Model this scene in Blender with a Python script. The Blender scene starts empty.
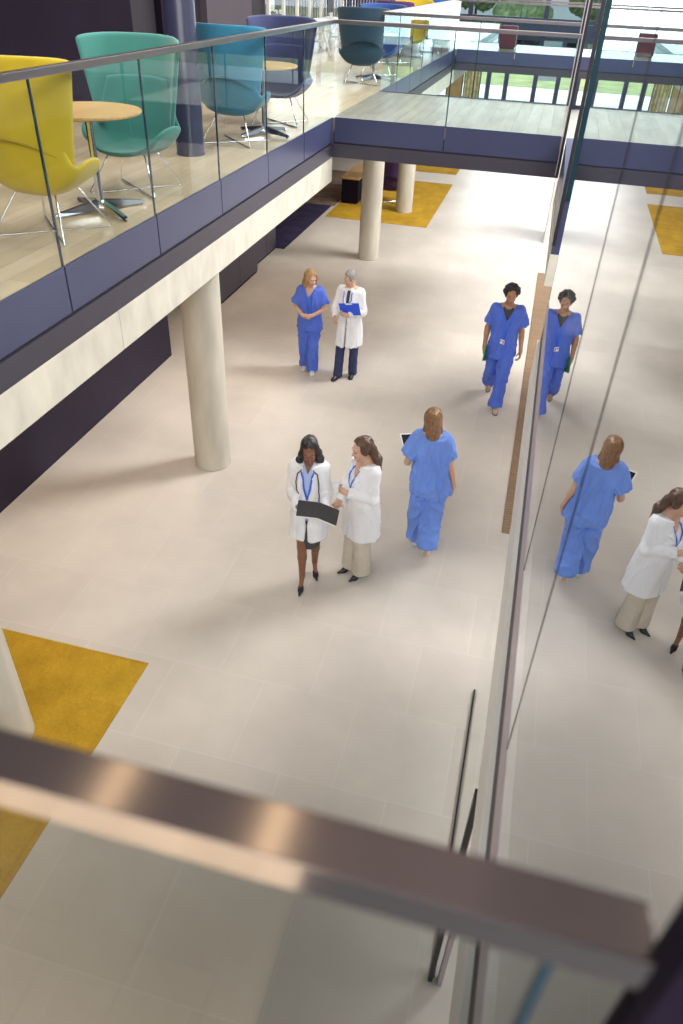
import bpy, bmesh, math, random
import numpy as np
from mathutils import Vector, Matrix
from mathutils.bvhtree import BVHTree
import openvdb

SC = bpy.context.scene
COL = SC.collection
PI = math.pi
R = math.radians
random.seed(7)

# ------------------------------------------------------------------ tagging
def tag(o, label=None, cat=None, group=None, kind=None):
    if label: o['label'] = label
    if cat: o['category'] = cat
    if group: o['group'] = group
    if kind: o['kind'] = kind
    return o

def empty(name, loc=(0, 0, 0), rz=0.0, scale=1.0):
    o = bpy.data.objects.new(name, None)
    o.empty_display_size = 0.1
    o.location = loc
    o.rotation_euler = (0, 0, rz)
    o.scale = (scale,) * 3
    COL.objects.link(o)
    return o

def link(name, me, m, parent=None, smooth=False):
    me.materials.append(m)
    if smooth:
        me.polygons.foreach_set('use_smooth', [True] * len(me.polygons))
    o = bpy.data.objects.new(name, me)
    COL.objects.link(o)
    if parent: o.parent = parent
    return o

def copy_tree(o, parent=None):
    c = o.copy()
    COL.objects.link(c)
    if parent: c.parent = parent
    for ch in o.children:
        copy_tree(ch, c)
    return c

# ------------------------------------------------------------------ materials
def _nodes(name):
    m = bpy.data.materials.new(name)
    m.use_nodes = True
    nt = m.node_tree
    b = nt.nodes['Principled BSDF']
    return m, nt, b

def mat(name, col, rough=0.5, metal=0.0, var=0.08, scale=6.0, bump=0.0, bscale=None, stretch=(1, 1, 1),
        sheen=0.0, sub=0.0, spec=0.5):
    m, nt, b = _nodes(name)
    N, L = nt.nodes, nt.links
    tc = N.new('ShaderNodeTexCoord')
    mp = N.new('ShaderNodeMapping')
    mp.inputs['Scale'].default_value = stretch
    L.new(tc.outputs['Object'], mp.inputs['Vector'])
    nz = N.new('ShaderNodeTexNoise')
    nz.inputs['Scale'].default_value = scale
    nz.inputs['Detail'].default_value = 5
    L.new(mp.outputs[0], nz.inputs['Vector'])
    rp = N.new('ShaderNodeValToRGB')
    rp.color_ramp.elements[0].position = 0.3
    rp.color_ramp.elements[1].position = 0.7
    lo = [max(0, c * (1 - var)) for c in col]
    hi = [min(1, c * (1 + var)) for c in col]
    rp.color_ramp.elements[0].color = (*lo, 1)
    rp.color_ramp.elements[1].color = (*hi, 1)
    L.new(nz.outputs['Fac'], rp.inputs['Fac'])
    L.new(rp.outputs['Color'], b.inputs['Base Color'])
    b.inputs['Roughness'].default_value = rough
    b.inputs['Metallic'].default_value = metal
    b.inputs['Specular IOR Level'].default_value = spec
    if sheen:
        b.inputs['Sheen Weight'].default_value = sheen
    if sub:
        b.inputs['Subsurface Weight'].default_value = sub
        b.inputs['Subsurface Radius'].default_value = (0.01, 0.004, 0.002)
    if bump:
        n2 = N.new('ShaderNodeTexNoise')
        n2.inputs['Scale'].default_value = bscale or scale * 8
        n2.inputs['Detail'].default_value = 3
        L.new(mp.outputs[0], n2.inputs['Vector'])
        bp = N.new('ShaderNodeBump')
        bp.inputs['Strength'].default_value = bump
        bp.inputs['Distance'].default_value = 0.01
        L.new(n2.outputs['Fac'], bp.inputs['Height'])
        L.new(bp.outputs[0], b.inputs['Normal'])
    return m

def tile_mat(name, c1, c2, cm, w, h, mortar, rough=0.35, swap=False, offset=0.5, loc=(0, 0), var=0.1, nscale=0.7,
             bump=0.15, spec=0.5, fine=0.0):
    m, nt, b = _nodes(name)
    N, L = nt.nodes, nt.links
    g = N.new('ShaderNodeNewGeometry')
    mp = N.new('ShaderNodeMapping')
    if swap:
        mp.inputs['Rotation'].default_value = (0, 0, PI / 2)
    mp.inputs['Location'].default_value = (loc[0], loc[1], 0)
    L.new(g.outputs['Position'], mp.inputs['Vector'])
    br = N.new('ShaderNodeTexBrick')
    br.offset = offset
    br.inputs['Scale'].default_value = 1
    br.inputs['Brick Width'].default_value = w
    br.inputs['Row Height'].default_value = h
    br.inputs['Mortar Size'].default_value = mortar
    br.inputs['Mortar Smooth'].default_value = 0.3
    br.inputs['Bias'].default_value = 0.0
    br.inputs['Color1'].default_value = (*c1, 1)
    br.inputs['Color2'].default_value = (*c2, 1)
    br.inputs['Mortar'].default_value = (*cm, 1)
    L.new(mp.outputs[0], br.inputs['Vector'])
    nz = N.new('ShaderNodeTexNoise')
    nz.inputs['Scale'].default_value = nscale
    nz.inputs['Detail'].default_value = 6
    nz.inputs['Roughness'].default_value = 0.6
    sm = N.new('ShaderNodeMapping')
    if swap:
        sm.inputs['Scale'].default_value = (6, 0.8, 1)
    L.new(g.outputs['Position'], sm.inputs['Vector'])
    L.new(sm.outputs[0], nz.inputs['Vector'])
    mr = N.new('ShaderNodeMapRange')
    mr.inputs['From Min'].default_value = 0.3
    mr.inputs['From Max'].default_value = 0.7
    mr.inputs['To Min'].default_value = 1 - var
    mr.inputs['To Max'].default_value = 1 + var
    L.new(nz.outputs['Fac'], mr.inputs['Value'])
    mx = N.new('ShaderNodeMix')
    mx.data_type = 'RGBA'
    mx.blend_type = 'MULTIPLY'
    mx.inputs['Factor'].default_value = 1
    L.new(br.outputs['Color'], mx.inputs['A'])
    L.new(mr.outputs[0], mx.inputs['B'])
    out = mx.outputs['Result']
    if fine:
        n3 = N.new('ShaderNodeTexNoise')
        n3.inputs['Scale'].default_value = 60
        L.new(g.outputs['Position'], n3.inputs['Vector'])
        m3 = N.new('ShaderNodeMapRange')
        m3.inputs['To Min'].default_value = 1 - fine
        m3.inputs['To Max'].default_value = 1 + fine
        L.new(n3.outputs['Fac'], m3.inputs['Value'])
        x3 = N.new('ShaderNodeMix')
        x3.data_type = 'RGBA'
        x3.blend_type = 'MULTIPLY'
        x3.inputs['Factor'].default_value = 1
        L.new(out, x3.inputs['A'])
        L.new(m3.outputs[0], x3.inputs['B'])
        out = x3.outputs['Result']
    L.new(out, b.inputs['Base Color'])
    b.inputs['Roughness'].default_value = rough
    b.inputs['Specular IOR Level'].default_value = spec
    bp = N.new('ShaderNodeBump')
    bp.inputs['Strength'].default_value = bump
    bp.inputs['Distance'].default_value = 0.003
    L.new(br.outputs['Fac'], bp.inputs['Height'])
    bp.invert = True
    L.new(bp.outputs[0], b.inputs['Normal'])
    return m

def glass_mat(name, tint=(0.93, 0.97, 0.96), ior=1.5, rough=0.0, refl=(1, 1, 1), base=0.0):
    m = bpy.data.materials.new(name)
    m.use_nodes = True
    nt = m.node_tree
    N, L = nt.nodes, nt.links
    N.remove(N['Principled BSDF'])
    out = N['Material Output']
    fr = N.new('ShaderNodeFresnel')
    fr.inputs['IOR'].default_value = ior
    g = N.new('ShaderNodeNewGeometry')            # keep the same reflectance on both faces of a pane
    mi = N.new('ShaderNodeMix')
    mi.inputs['A'].default_value = ior
    mi.inputs['B'].default_value = 1.0 / ior
    L.new(g.outputs['Backfacing'], mi.inputs['Factor'])
    fr2 = N.new('ShaderNodeFresnel')
    fr2.inputs['IOR'].default_value = ior
    tr = N.new('ShaderNodeBsdfTransparent')
    tr.inputs['Color'].default_value = (*tint, 1)
    gl = N.new('ShaderNodeBsdfGlossy')
    gl.inputs['Roughness'].default_value = rough
    gl.inputs['Color'].default_value = (*refl, 1)
    bf = N.new('ShaderNodeMath')                  # only the outward face mirrors; the inner face just transmits
    bf.operation = 'SUBTRACT'
    bf.inputs[0].default_value = 1
    L.new(g.outputs['Backfacing'], bf.inputs[1])
    ba = N.new('ShaderNodeMapRange')              # a coated pane mirrors at least `base`
    ba.inputs['To Min'].default_value = base
    L.new(fr.outputs[0], ba.inputs['Value'])
    ml = N.new('ShaderNodeMath')
    ml.operation = 'MULTIPLY'
    L.new(ba.outputs[0], ml.inputs[0])
    L.new(bf.outputs[0], ml.inputs[1])
    N.remove(fr2); N.remove(mi)
    mx = N.new('ShaderNodeMixShader')
    L.new(ml.outputs[0], mx.inputs['Fac'])
    L.new(tr.outputs[0], mx.inputs[1])
    L.new(gl.outputs[0], mx.inputs[2])
    L.new(mx.outputs[0], out.inputs['Surface'])
    return m

# ------------------------------------------------------------------ simple mesh builders
class MB:
    """collects shapes into one mesh"""
    def __init__(s): s.bm = bmesh.new()
    def box(s, lo, hi, bev=0.0, seg=2):
        t = bmesh.new()
        bmesh.ops.create_cube(t, size=1)
        for v in t.verts:
            v.co = Vector([lo[i] + (v.co[i] + .5) * (hi[i] - lo[i]) for i in range(3)])
        if bev:
            bmesh.ops.bevel(t, geom=t.edges[:], offset=bev, segments=seg, affect='EDGES', profile=0.7)
        s._join(t)
        return s
    def prism(s, poly, lo, hi, axis='z', bev=0.0):
        """poly 2D extruded along axis lo..hi"""
        t = bmesh.new()
        def P(a, b, c):
            return {'z': (a, b, c), 'y': (a, c, b), 'x': (c, a, b)}[axis]
        A = [t.verts.new(P(p[0], p[1], lo)) for p in poly]
        B = [t.verts.new(P(p[0], p[1], hi)) for p in poly]
        t.faces.new(A); t.faces.new(B[::-1])
        n = len(poly)
        for i in range(n):
            t.faces.new((A[i], B[i], B[(i + 1) % n], A[(i + 1) % n]))
        bmesh.ops.recalc_face_normals(t, faces=t.faces[:])
        if bev:
            bmesh.ops.bevel(t, geom=t.edges[:], offset=bev, segments=2, affect='EDGES')
        s._join(t)
        return s
    def tube(s, pts, r, n=10, closed=False):
        t = bmesh.new()
        pts = [Vector(p) for p in pts]
        rr = r if isinstance(r, (list, tuple)) else [r] * len(pts)
        rings = []
        up = None
        m = len(pts)
        for i, p in enumerate(pts):
            if closed:
                d = (pts[(i + 1) % m] - pts[i - 1]).normalized()
            else:
                a = (pts[i] - pts[i - 1]).normalized() if i else (pts[1] - pts[0]).normalized()
                b = (pts[i + 1] - pts[i]).normalized() if i < m - 1 else a
                d = (a + b).normalized()
            if up is None:
                up = Vector((0, 0, 1)) if abs(d.z) < .9 else Vector((1, 0, 0))
            x = d.cross(up).normalized()
            up = x.cross(d).normalized()
            rings.append([t.verts.new(p + (x * math.cos(2 * PI * k / n) + up * math.sin(2 * PI * k / n)) * rr[i]) for k in range(n)])
        for i in range(m if closed else m - 1):
            A, B = rings[i], rings[(i + 1) % m]
            for k in range(n):
                t.faces.new((A[k], A[(k + 1) % n], B[(k + 1) % n], B[k]))
        if not closed:
            t.faces.new(rings[0][::-1]); t.faces.new(rings[-1])
        bmesh.ops.recalc_face_normals(t, faces=t.faces[:])
        s._join(t)
        return s
    def lathe(s, prof, c=(0, 0, 0), n=32):
        """prof list of (r,z)"""
        t = bmesh.new()
        rings = []
        for r, z in prof:
            if r < 1e-6:
                rings.append([t.verts.new((c[0], c[1], c[2] + z))])
            else:
                rings.append([t.verts.new((c[0] + r * math.cos(2 * PI * k / n), c[1] + r * math.sin(2 * PI * k / n), c[2] + z)) for k in range(n)])
        for A, B in zip(rings, rings[1:]):
            for k in range(n):
                if len(A) == 1 and len(B) == 1: continue
                if len(A) == 1: t.faces.new((A[0], B[k], B[(k + 1) % n]))
                elif len(B) == 1: t.faces.new((A[k], B[0], A[(k + 1) % n]))
                else: t.faces.new((A[k], B[k], B[(k + 1) % n], A[(k + 1) % n]))
        if len(rings[0]) > 1: t.faces.new(rings[0])
        if len(rings[-1]) > 1: t.faces.new(rings[-1])
        bmesh.ops.recalc_face_normals(t, faces=t.faces[:])
        s._join(t)
        return s
    def _join(s, t):
        me = bpy.data.meshes.new('tmp')
        t.to_mesh(me); t.free()
        s.bm.from_mesh(me)
        bpy.data.meshes.remove(me)
    def build(s, name, m, parent=None, smooth=False, angle=None):
        me = bpy.data.meshes.new(name)
        s.bm.to_mesh(me); s.bm.free()
        o = link(name, me, m, parent, smooth or angle is not None)
        if angle is not None:
            me.set_sharp_from_angle(angle=R(angle))
        return o

def box(name, lo, hi, m, parent=None, bev=0.0):
    return MB().box(lo, hi, bev).build(name, m, parent)

def struct(o, label=None, cat=None):
    return tag(o, label, cat, None, 'structure')

# ------------------------------------------------------------------ signed-distance modelling (people, soft things)
def _hash(i, j, k):
    n = (i * 374761393 + j * 668265263 + k * 2147483647 * 3) & 0xFFFFFFFF
    n = ((n ^ (n >> 13)) * 1274126177) & 0xFFFFFFFF
    return ((n ^ (n >> 16)) & 0xFFFF) / 65535.0

def vnoise(p):
    p = np.asarray(p, dtype=np.float64)
    f = np.floor(p).astype(np.int64)
    t = p - f
    t = t * t * (3 - 2 * t)
    r = 0
    for a in (0, 1):
        for b in (0, 1):
            for c in (0, 1):
                w = (t[:, 0] if a else 1 - t[:, 0]) * (t[:, 1] if b else 1 - t[:, 1]) * (t[:, 2] if c else 1 - t[:, 2])
                r = r + w * _hash(f[:, 0] + a, f[:, 1] + b, f[:, 2] + c)
    return r * 2 - 1

def smin(a, b, k):
    if k <= 0: return np.minimum(a, b)
    h = np.maximum(k - np.abs(a - b), 0) / k
    return np.minimum(a, b) - h * h * k * .25

def smax(a, b, k): return -smin(-a, -b, k)

class Vol:
    BG = 0.08
    def __init__(s, lo, hi, h):
        s.lo = np.array(lo, float); s.h = h
        s.n = (np.ceil((np.array(hi, float) - s.lo) / h) + 1).astype(int)
        s.d = np.full(s.n, s.BG, np.float32)
    def sub(s, lo, hi):
        i0 = np.clip(np.floor((np.array(lo) - s.lo) / s.h).astype(int), 0, s.n)
        i1 = np.clip(np.ceil((np.array(hi) - s.lo) / s.h).astype(int) + 1, 0, s.n)
        sl = tuple(slice(a, b) for a, b in zip(i0, i1))
        ax = [(s.lo[q] + s.h * np.arange(i0[q], i1[q])).astype(np.float32) for q in range(3)]
        return sl, ax[0][:, None, None], ax[1][None, :, None], ax[2][None, None, :]
    def op(s, fn, lo, hi, k=0.0, mode='add'):
        pad = max(k, 0) + .035
        sl, X, Y, Z = s.sub(np.array(lo) - pad, np.array(hi) + pad)
        if 0 in [q.stop - q.start for q in sl]: return s
        v = fn(X, Y, Z)
        if mode == 'add': s.d[sl] = np.minimum(smin(s.d[sl], v, k), s.BG)
        else: s.d[sl] = smax(s.d[sl], -v, k)
        return s
    def cone(s, a, b, ra, rb, k=0.0, mode='add'):
        a = np.array(a, float); b = np.array(b, float)
        ab = b - a; l2 = max(ab @ ab, 1e-12)
        def fn(X, Y, Z):
            t = np.clip(((X - a[0]) * ab[0] + (Y - a[1]) * ab[1] + (Z - a[2]) * ab[2]) / l2, 0, 1)
            return np.sqrt((X - a[0] - t * ab[0]) ** 2 + (Y - a[1] - t * ab[1]) ** 2 + (Z - a[2] - t * ab[2]) ** 2) - (ra + t * (rb - ra))
        r = max(ra, rb)
        return s.op(fn, np.minimum(a, b) - r, np.maximum(a, b) + r, k, mode)
    def ell(s, c, r, k=0.0, mode='add', rot=None):
        c = np.array(c, float); r = np.array(r, float)
        M = np.eye(3) if rot is None else np.array(rot)     # columns are the ellipsoid's axes
        def fn(X, Y, Z):
            dx, dy, dz = X - c[0], Y - c[1], Z - c[2]
            q = [(dx * M[0, i] + dy * M[1, i] + dz * M[2, i]) / r[i] for i in range(3)]
            k0 = np.sqrt(q[0] ** 2 + q[1] ** 2 + q[2] ** 2)
            k1 = np.sqrt((q[0] / r[0]) ** 2 + (q[1] / r[1]) ** 2 + (q[2] / r[2]) ** 2) + 1e-9
            return k0 * (k0 - 1) / k1
        m = r.max() if rot is not None else r
        return s.op(fn, c - m, c + m, k, mode)
    def loft(s, rows, k=0.0, mode='add', pw=2.3):
        """rows: (z, cx, cy, a, b) rising in z; superelliptic sections"""
        A = np.array(rows, float)
        z = A[:, 0]
        def fn(X, Y, Z):
            zz = np.clip(Z, z[0], z[-1])
            cx, cy, a, b = [np.interp(zz, z, A[:, i]) for i in (1, 2, 3, 4)]
            q = (np.abs((X - cx) / a) ** pw + np.abs((Y - cy) / b) ** pw) ** (1 / pw)
            d = (q - 1) * np.minimum(a, b)
            return np.maximum(d, np.maximum(z[0] - Z, Z - z[-1]))
        lo = (min(A[:, 1] - A[:, 3]), min(A[:, 2] - A[:, 4]), z[0])
        hi = (max(A[:, 1] + A[:, 3]), max(A[:, 2] + A[:, 4]), z[-1])
        return s.op(fn, lo, hi, k, mode)
    def cutfn(s, fn, k=0.0):
        """remove where fn < 0"""
        sl, X, Y, Z = s.sub(s.lo, s.lo + s.h * s.n)
        s.d[sl] = smax(s.d[sl], -np.broadcast_to(fn(X, Y, Z), s.d[sl].shape), k)
        return s
    def clone(s):
        v = Vol.__new__(Vol); v.lo, v.h, v.n, v.d = s.lo.copy(), s.h, s.n.copy(), s.d.copy()
        return v
    def mesh(s, name, wr=None, smooth_it=0):
        d = s.d.copy()
        for q in range(3):                       # closed at the box's walls
            i = [slice(None)] * 3
            i[q] = 0; d[tuple(i)] = np.maximum(d[tuple(i)], .01)
            i[q] = -1; d[tuple(i)] = np.maximum(d[tuple(i)], .01)
        g = openvdb.FloatGrid(s.BG)
        g.copyFromArray(d)
        P, Q = g.convertToQuads(0.0)
        P = P.astype(np.float64) * s.h + s.lo
        Q = Q.astype(np.int64)
        # make the faces look outward
        a, b, c, e = P[Q[:, 0]], P[Q[:, 1]], P[Q[:, 2]], P[Q[:, 3]]
        n = np.cross(c - a, e - b)
        if np.einsum('ij,ij->', (a + c) * .5 - P.mean(0), n) < 0:
            Q = Q[:, ::-1]; n = -n
        def vn(n):
            V = np.zeros_like(P)
            for i in range(4): np.add.at(V, Q[:, i], n)
            return V / (np.linalg.norm(V, axis=1, keepdims=True) + 1e-12)
        if wr is not None:
            P = P + vn(n) * wr(P)[:, None]
        me = bpy.data.meshes.new(name)
        me.vertices.add(len(P)); me.vertices.foreach_set('co', P.astype(np.float32).ravel())
        me.loops.add(Q.size); me.loops.foreach_set('vertex_index', Q.astype(np.int32).ravel())
        me.polygons.add(len(Q))
        me.polygons.foreach_set('loop_start', np.arange(0, Q.size, 4, dtype=np.int32))
        me.update(calc_edges=True)
        me.validate()
        return me

def folds(amp, f=(9, 9, 4), seed=0.0, rough=0.5):
    """soft hanging folds with some sharper creases"""
    F = np.array(f, float)
    def w(P):
        q = P * F + seed
        q2 = q + 1.2 * np.stack([vnoise(q * .7 + 11), vnoise(q * .7 + 23), vnoise(q * .7 + 37)], 1)
        n = (1 - np.abs(vnoise(q2))) ** 3
        q3 = q2 * 2.1 + np.array((3.1, 7.7, 1.3))
        m = (1 - np.abs(vnoise(q3))) ** 4
        return amp * np.clip((1.42 - P[:, 2]) / .16, .2, 1) * (1.5 * n - .6 + rough * 1.3 * m + .5 * rough * vnoise(q2 * 1.3 + 5))
    return w

def rotm(yaw=0, pitch=0, roll=0):
    """columns = x(left), y(back), z(up) of a head; yaw turns to the person's left, pitch nods down, roll tips to the left"""
    M = Matrix.Rotation(R(yaw), 3, 'Z') @ Matrix.Rotation(R(pitch), 3, 'X') @ Matrix.Rotation(R(roll), 3, 'Y')
    return np.array(M)

def unit(v):
    v = np.array(v, float)
    return v / np.linalg.norm(v)
# ------------------------------------------------------------------ people
def skin_mat(name, col):
    return mat(name, col, rough=.5, var=.06, scale=14, sub=.12)

M = {}
M['skin_fair'] = skin_mat('skin_fair', (.60, .36, .25))
M['skin_tan'] = skin_mat('skin_tan', (.42, .22, .13))
M['skin_brown'] = skin_mat('skin_brown', (.235, .10, .055))
M['hair_black'] = mat('hair_black', (.016, .012, .013), rough=.42, var=.5, scale=30, stretch=(6, 6, 1))
M['hair_brown'] = mat('hair_brown', (.085, .040, .022), rough=.42, var=.55, scale=26, stretch=(6, 6, 1))
M['hair_ombre'] = mat('hair_ombre', (.21, .105, .045), rough=.45, var=.6, scale=24, stretch=(6, 6, 1))
M['hair_blonde'] = mat('hair_blonde', (.36, .21, .09), rough=.45, var=.5, scale=24, stretch=(6, 6, 1))
M['hair_grey'] = mat('hair_grey', (.25, .235, .22), rough=.5, var=.5, scale=26, stretch=(5, 5, 1))
M['scrubs'] = mat('scrubs_cotton', (.075, .145, .60), rough=.85, var=.07, scale=9, bump=1.0, bscale=15, stretch=(1.3, 1.3, .6), sheen=.1)
M['scrubs_light'] = mat('scrubs_light_cotton', (.155, .285, .74), rough=.85, var=.07, scale=9, bump=1.0, bscale=15, stretch=(1.3, 1.3, .6), sheen=.1)
M['coat'] = mat('white_coat_cotton', (.80, .80, .82), rough=.8, var=.03, scale=7, bump=.7, bscale=11, stretch=(1.3, 1.3, .6))
M['shirt_blue'] = mat('pale_blue_shirt', (.42, .52, .78), rough=.8, var=.05)
M['shirt_white'] = mat('white_shirt', (.78, .78, .80), rough=.8, var=.03)
M['charcoal'] = mat('charcoal_cloth', (.055, .055, .065), rough=.85, var=.1)
M['cream'] = mat('cream_trouser_cloth', (.56, .50, .41), rough=.85, var=.06)
M['navy_cloth'] = mat('navy_trouser_cloth', (.030, .040, .11), rough=.85, var=.1)
M['tie'] = mat('dark_tie_silk', (.02, .022, .05), rough=.4, var=.2)
M['black_leather'] = mat('black_leather', (.012, .010, .014), rough=.3, var=.2)
M['white_shoe'] = mat('white_shoe_leather', (.74, .72, .70), rough=.5, var=.04)
M['beige_shoe'] = mat('beige_shoe_suede', (.42, .33, .25), rough=.7, var=.08)
M['sole'] = mat('dark_rubber_sole', (.035, .033, .038), rough=.7)
M['sole_pale'] = mat('pale_rubber_sole', (.55, .54, .54), rough=.6)
M['lanyard'] = mat('blue_lanyard_ribbon', (.025, .14, .72), rough=.5)
M['badge'] = mat('white_card', (.8, .8, .8), rough=.35, var=.02)
M['rubber_black'] = mat('black_rubber_tube', (.02, .02, .025), rough=.4)
M['eye_white'] = mat('eye_white', (.24, .22, .21), rough=.35, var=.02)
M['iris'] = mat('dark_iris', (.03, .02, .015), rough=.2)
M['lips'] = mat('lip_skin', (.36, .11, .10), rough=.4)
M['steel'] = mat('polished_steel', (.72, .72, .74), rough=.18, metal=1, var=.03)

FEM = [(.76, .145, .098, 0), (.86, .172, .118, .008), (.95, .163, .110, .006), (1.05, .130, .094, 0), (1.13, .130, .098, -.004),
       (1.21, .146, .116, -.012), (1.29, .152, .104, -.004), (1.37, .140, .084, .006), (1.42, .088, .066, .010), (1.46, .054, .054, .012)]
MAL = [(.76, .145, .098, 0), (.86, .166, .112, .006), (.95, .158, .110, 0), (1.05, .146, .105, -.004), (1.15, .156, .112, -.006),
       (1.25, .174, .120, -.006), (1.33, .178, .108, 0), (1.39, .152, .086, .006), (1.43, .090, .068, .010), (1.47, .060, .060, .012)]

class Figure:
    def __init__(s, male=False, **k):
        s.male = male
        sx, sz = (.176, 1.368) if male else (.150, 1.350)
        s.lean = k.pop('lean', (0, 0)); s.pump = k.pop('pump', False)
        lx, ly = s.lean
        d = dict(SL=(sx + lx, .01 + ly, sz), SR=(-sx + lx, .01 + ly, sz), HL=(.085, 0, .88), HR=(-.085, 0, .88),
                 KL=(.09, -.02, .47), KR=(-.09, -.02, .47), AL=(.09, .02, .085), AR=(-.09, .02, .085),
                 FL=(0.12, -1, 0), FR=(-.12, -1, 0), EL=(.25, .03, 1.09), ER=(-.25, .03, 1.09),
                 WL=(.27, -.03, .86), WR=(-.27, -.03, .86), DL=(0, -.1, -1), DR=(0, -.1, -1),
                 NL=(-1, 0, 0), NR=(1, 0, 0), CL=25, CR=25, yaw=0, pitch=5, roll=0, head=(0, -.02, 1.565))
        d.update(k)
        for a, b in d.items(): setattr(s, a, b)
        s.hr = rotm(s.yaw, s.pitch, s.roll)
    def rows(s, off=0.0, z0=None, z1=None, flare=None):
        out = []
        for z, a, b, cy in (MAL if s.male else FEM):
            t = min(1.05, max(-.4, (z - .88) / .54))
            out.append((z, s.lean[0] * t, cy + s.lean[1] * t, a + off, b + off))
        A = np.array(out)
        if z0 is not None and z0 < A[0, 0]:
            A = np.vstack([[z0, *A[0, 1:]], A])
        lo = z0 if z0 is not None else A[0, 0]
        hi = z1 if z1 is not None else A[-1, 0]
        zs = sorted(set([lo, hi] + [z for z in A[:, 0] if lo < z < hi]))
        res = []
        for z in zs:
            r = [np.interp(z, A[:, 0], A[:, i]) for i in range(1, 5)]
            if flare:
                fa, fb = np.interp(z, flare[0], flare[1]), np.interp(z, flare[0], flare[2])
                r[2] = max(r[2], fa); r[3] = max(r[3], fb)
            res.append((z, *r))
        return res
    def hp(s, x, y, z):                           # a point given in the head's own axes
        return np.array(s.head) + s.hr @ np.array([x, y, z])

def bounds(pts, pad):
    P = np.array(pts, float)
    return P.min(0) - pad, P.max(0) + pad

def hand(v, w, d, n, side, curl, sc=1.0):
    """side +1 left hand, -1 right hand; d towards the fingertips, n out of the palm"""
    d = unit(d); n = unit(np.array(n) - d * (np.array(n) @ d))
    lat = np.cross(d, n) * side                   # towards the thumb
    w = np.array(w, float)
    c = w + d * .052 * sc
    v.ell(c, (.041 * sc, .052 * sc, .0165 * sc), k=.012, rot=np.stack([lat, d, n], 1))
    v.cone(w - d * .01, w + d * .03 * sc, .025 * sc, .024 * sc, k=.02)
    for i, (o, L) in enumerate(((.031, .068), (.0103, .077), (-.0103, .071), (-.030, .055))):
        b = w + (d * (.088 - .004 * abs(i - 1)) + lat * o) * sc
        ang = R(curl * .55)
        spread = lat * (o * 2.2)
        p = b - d * .012
        r = .0083 * sc
        for f, q in ((.45, 1.0), (.30, 1.1), (.25, .9)):
            dd = unit(d * math.cos(ang) + n * math.sin(ang) + spread)
            e = p + dd * L * f * sc * 1.15
            v.cone(p, e, r, r * .92, k=.003)
            p = e; r *= .93
            ang += R(curl * q)
    b = w + (d * .026 + lat * .030 + n * .006) * sc
    a1 = unit(d * .62 + lat * .62 + n * (.25 + curl * .006))
    m = b + a1 * .040 * sc
    a2 = unit(d * .85 + lat * (.25 - curl * .004) + n * (.3 + curl * .008))
    v.cone(b - a1 * .015, m, .0125 * sc, .0098 * sc, k=.010)
    v.cone(m, m + a2 * .032 * sc, .0097 * sc, .0082 * sc, k=.003)

def ccone(v, a, b, ra, rb, k=0.0, cap=True, inner=None):
    """round cone whose end at b is cut flat"""
    a = np.array(a, float); b = np.array(b, float)
    ab = b - a; L = np.linalg.norm(ab); u = ab / L
    def fn(X, Y, Z):
        t = np.clip(((X - a[0]) * u[0] + (Y - a[1]) * u[1] + (Z - a[2]) * u[2]) / L, 0, 1.3)
        d = np.sqrt((X - a[0] - t * ab[0]) ** 2 + (Y - a[1] - t * ab[1]) ** 2 + (Z - a[2] - t * ab[2]) ** 2) - (ra + t * (rb - ra))
        if not cap: return d
        return np.maximum(d, (X - b[0]) * u[0] + (Y - b[1]) * u[1] + (Z - b[2]) * u[2])
    r = max(ra, rb)
    return v.op(fn, np.minimum(a, b) - r, np.maximum(a, b) + r, k)

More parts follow.
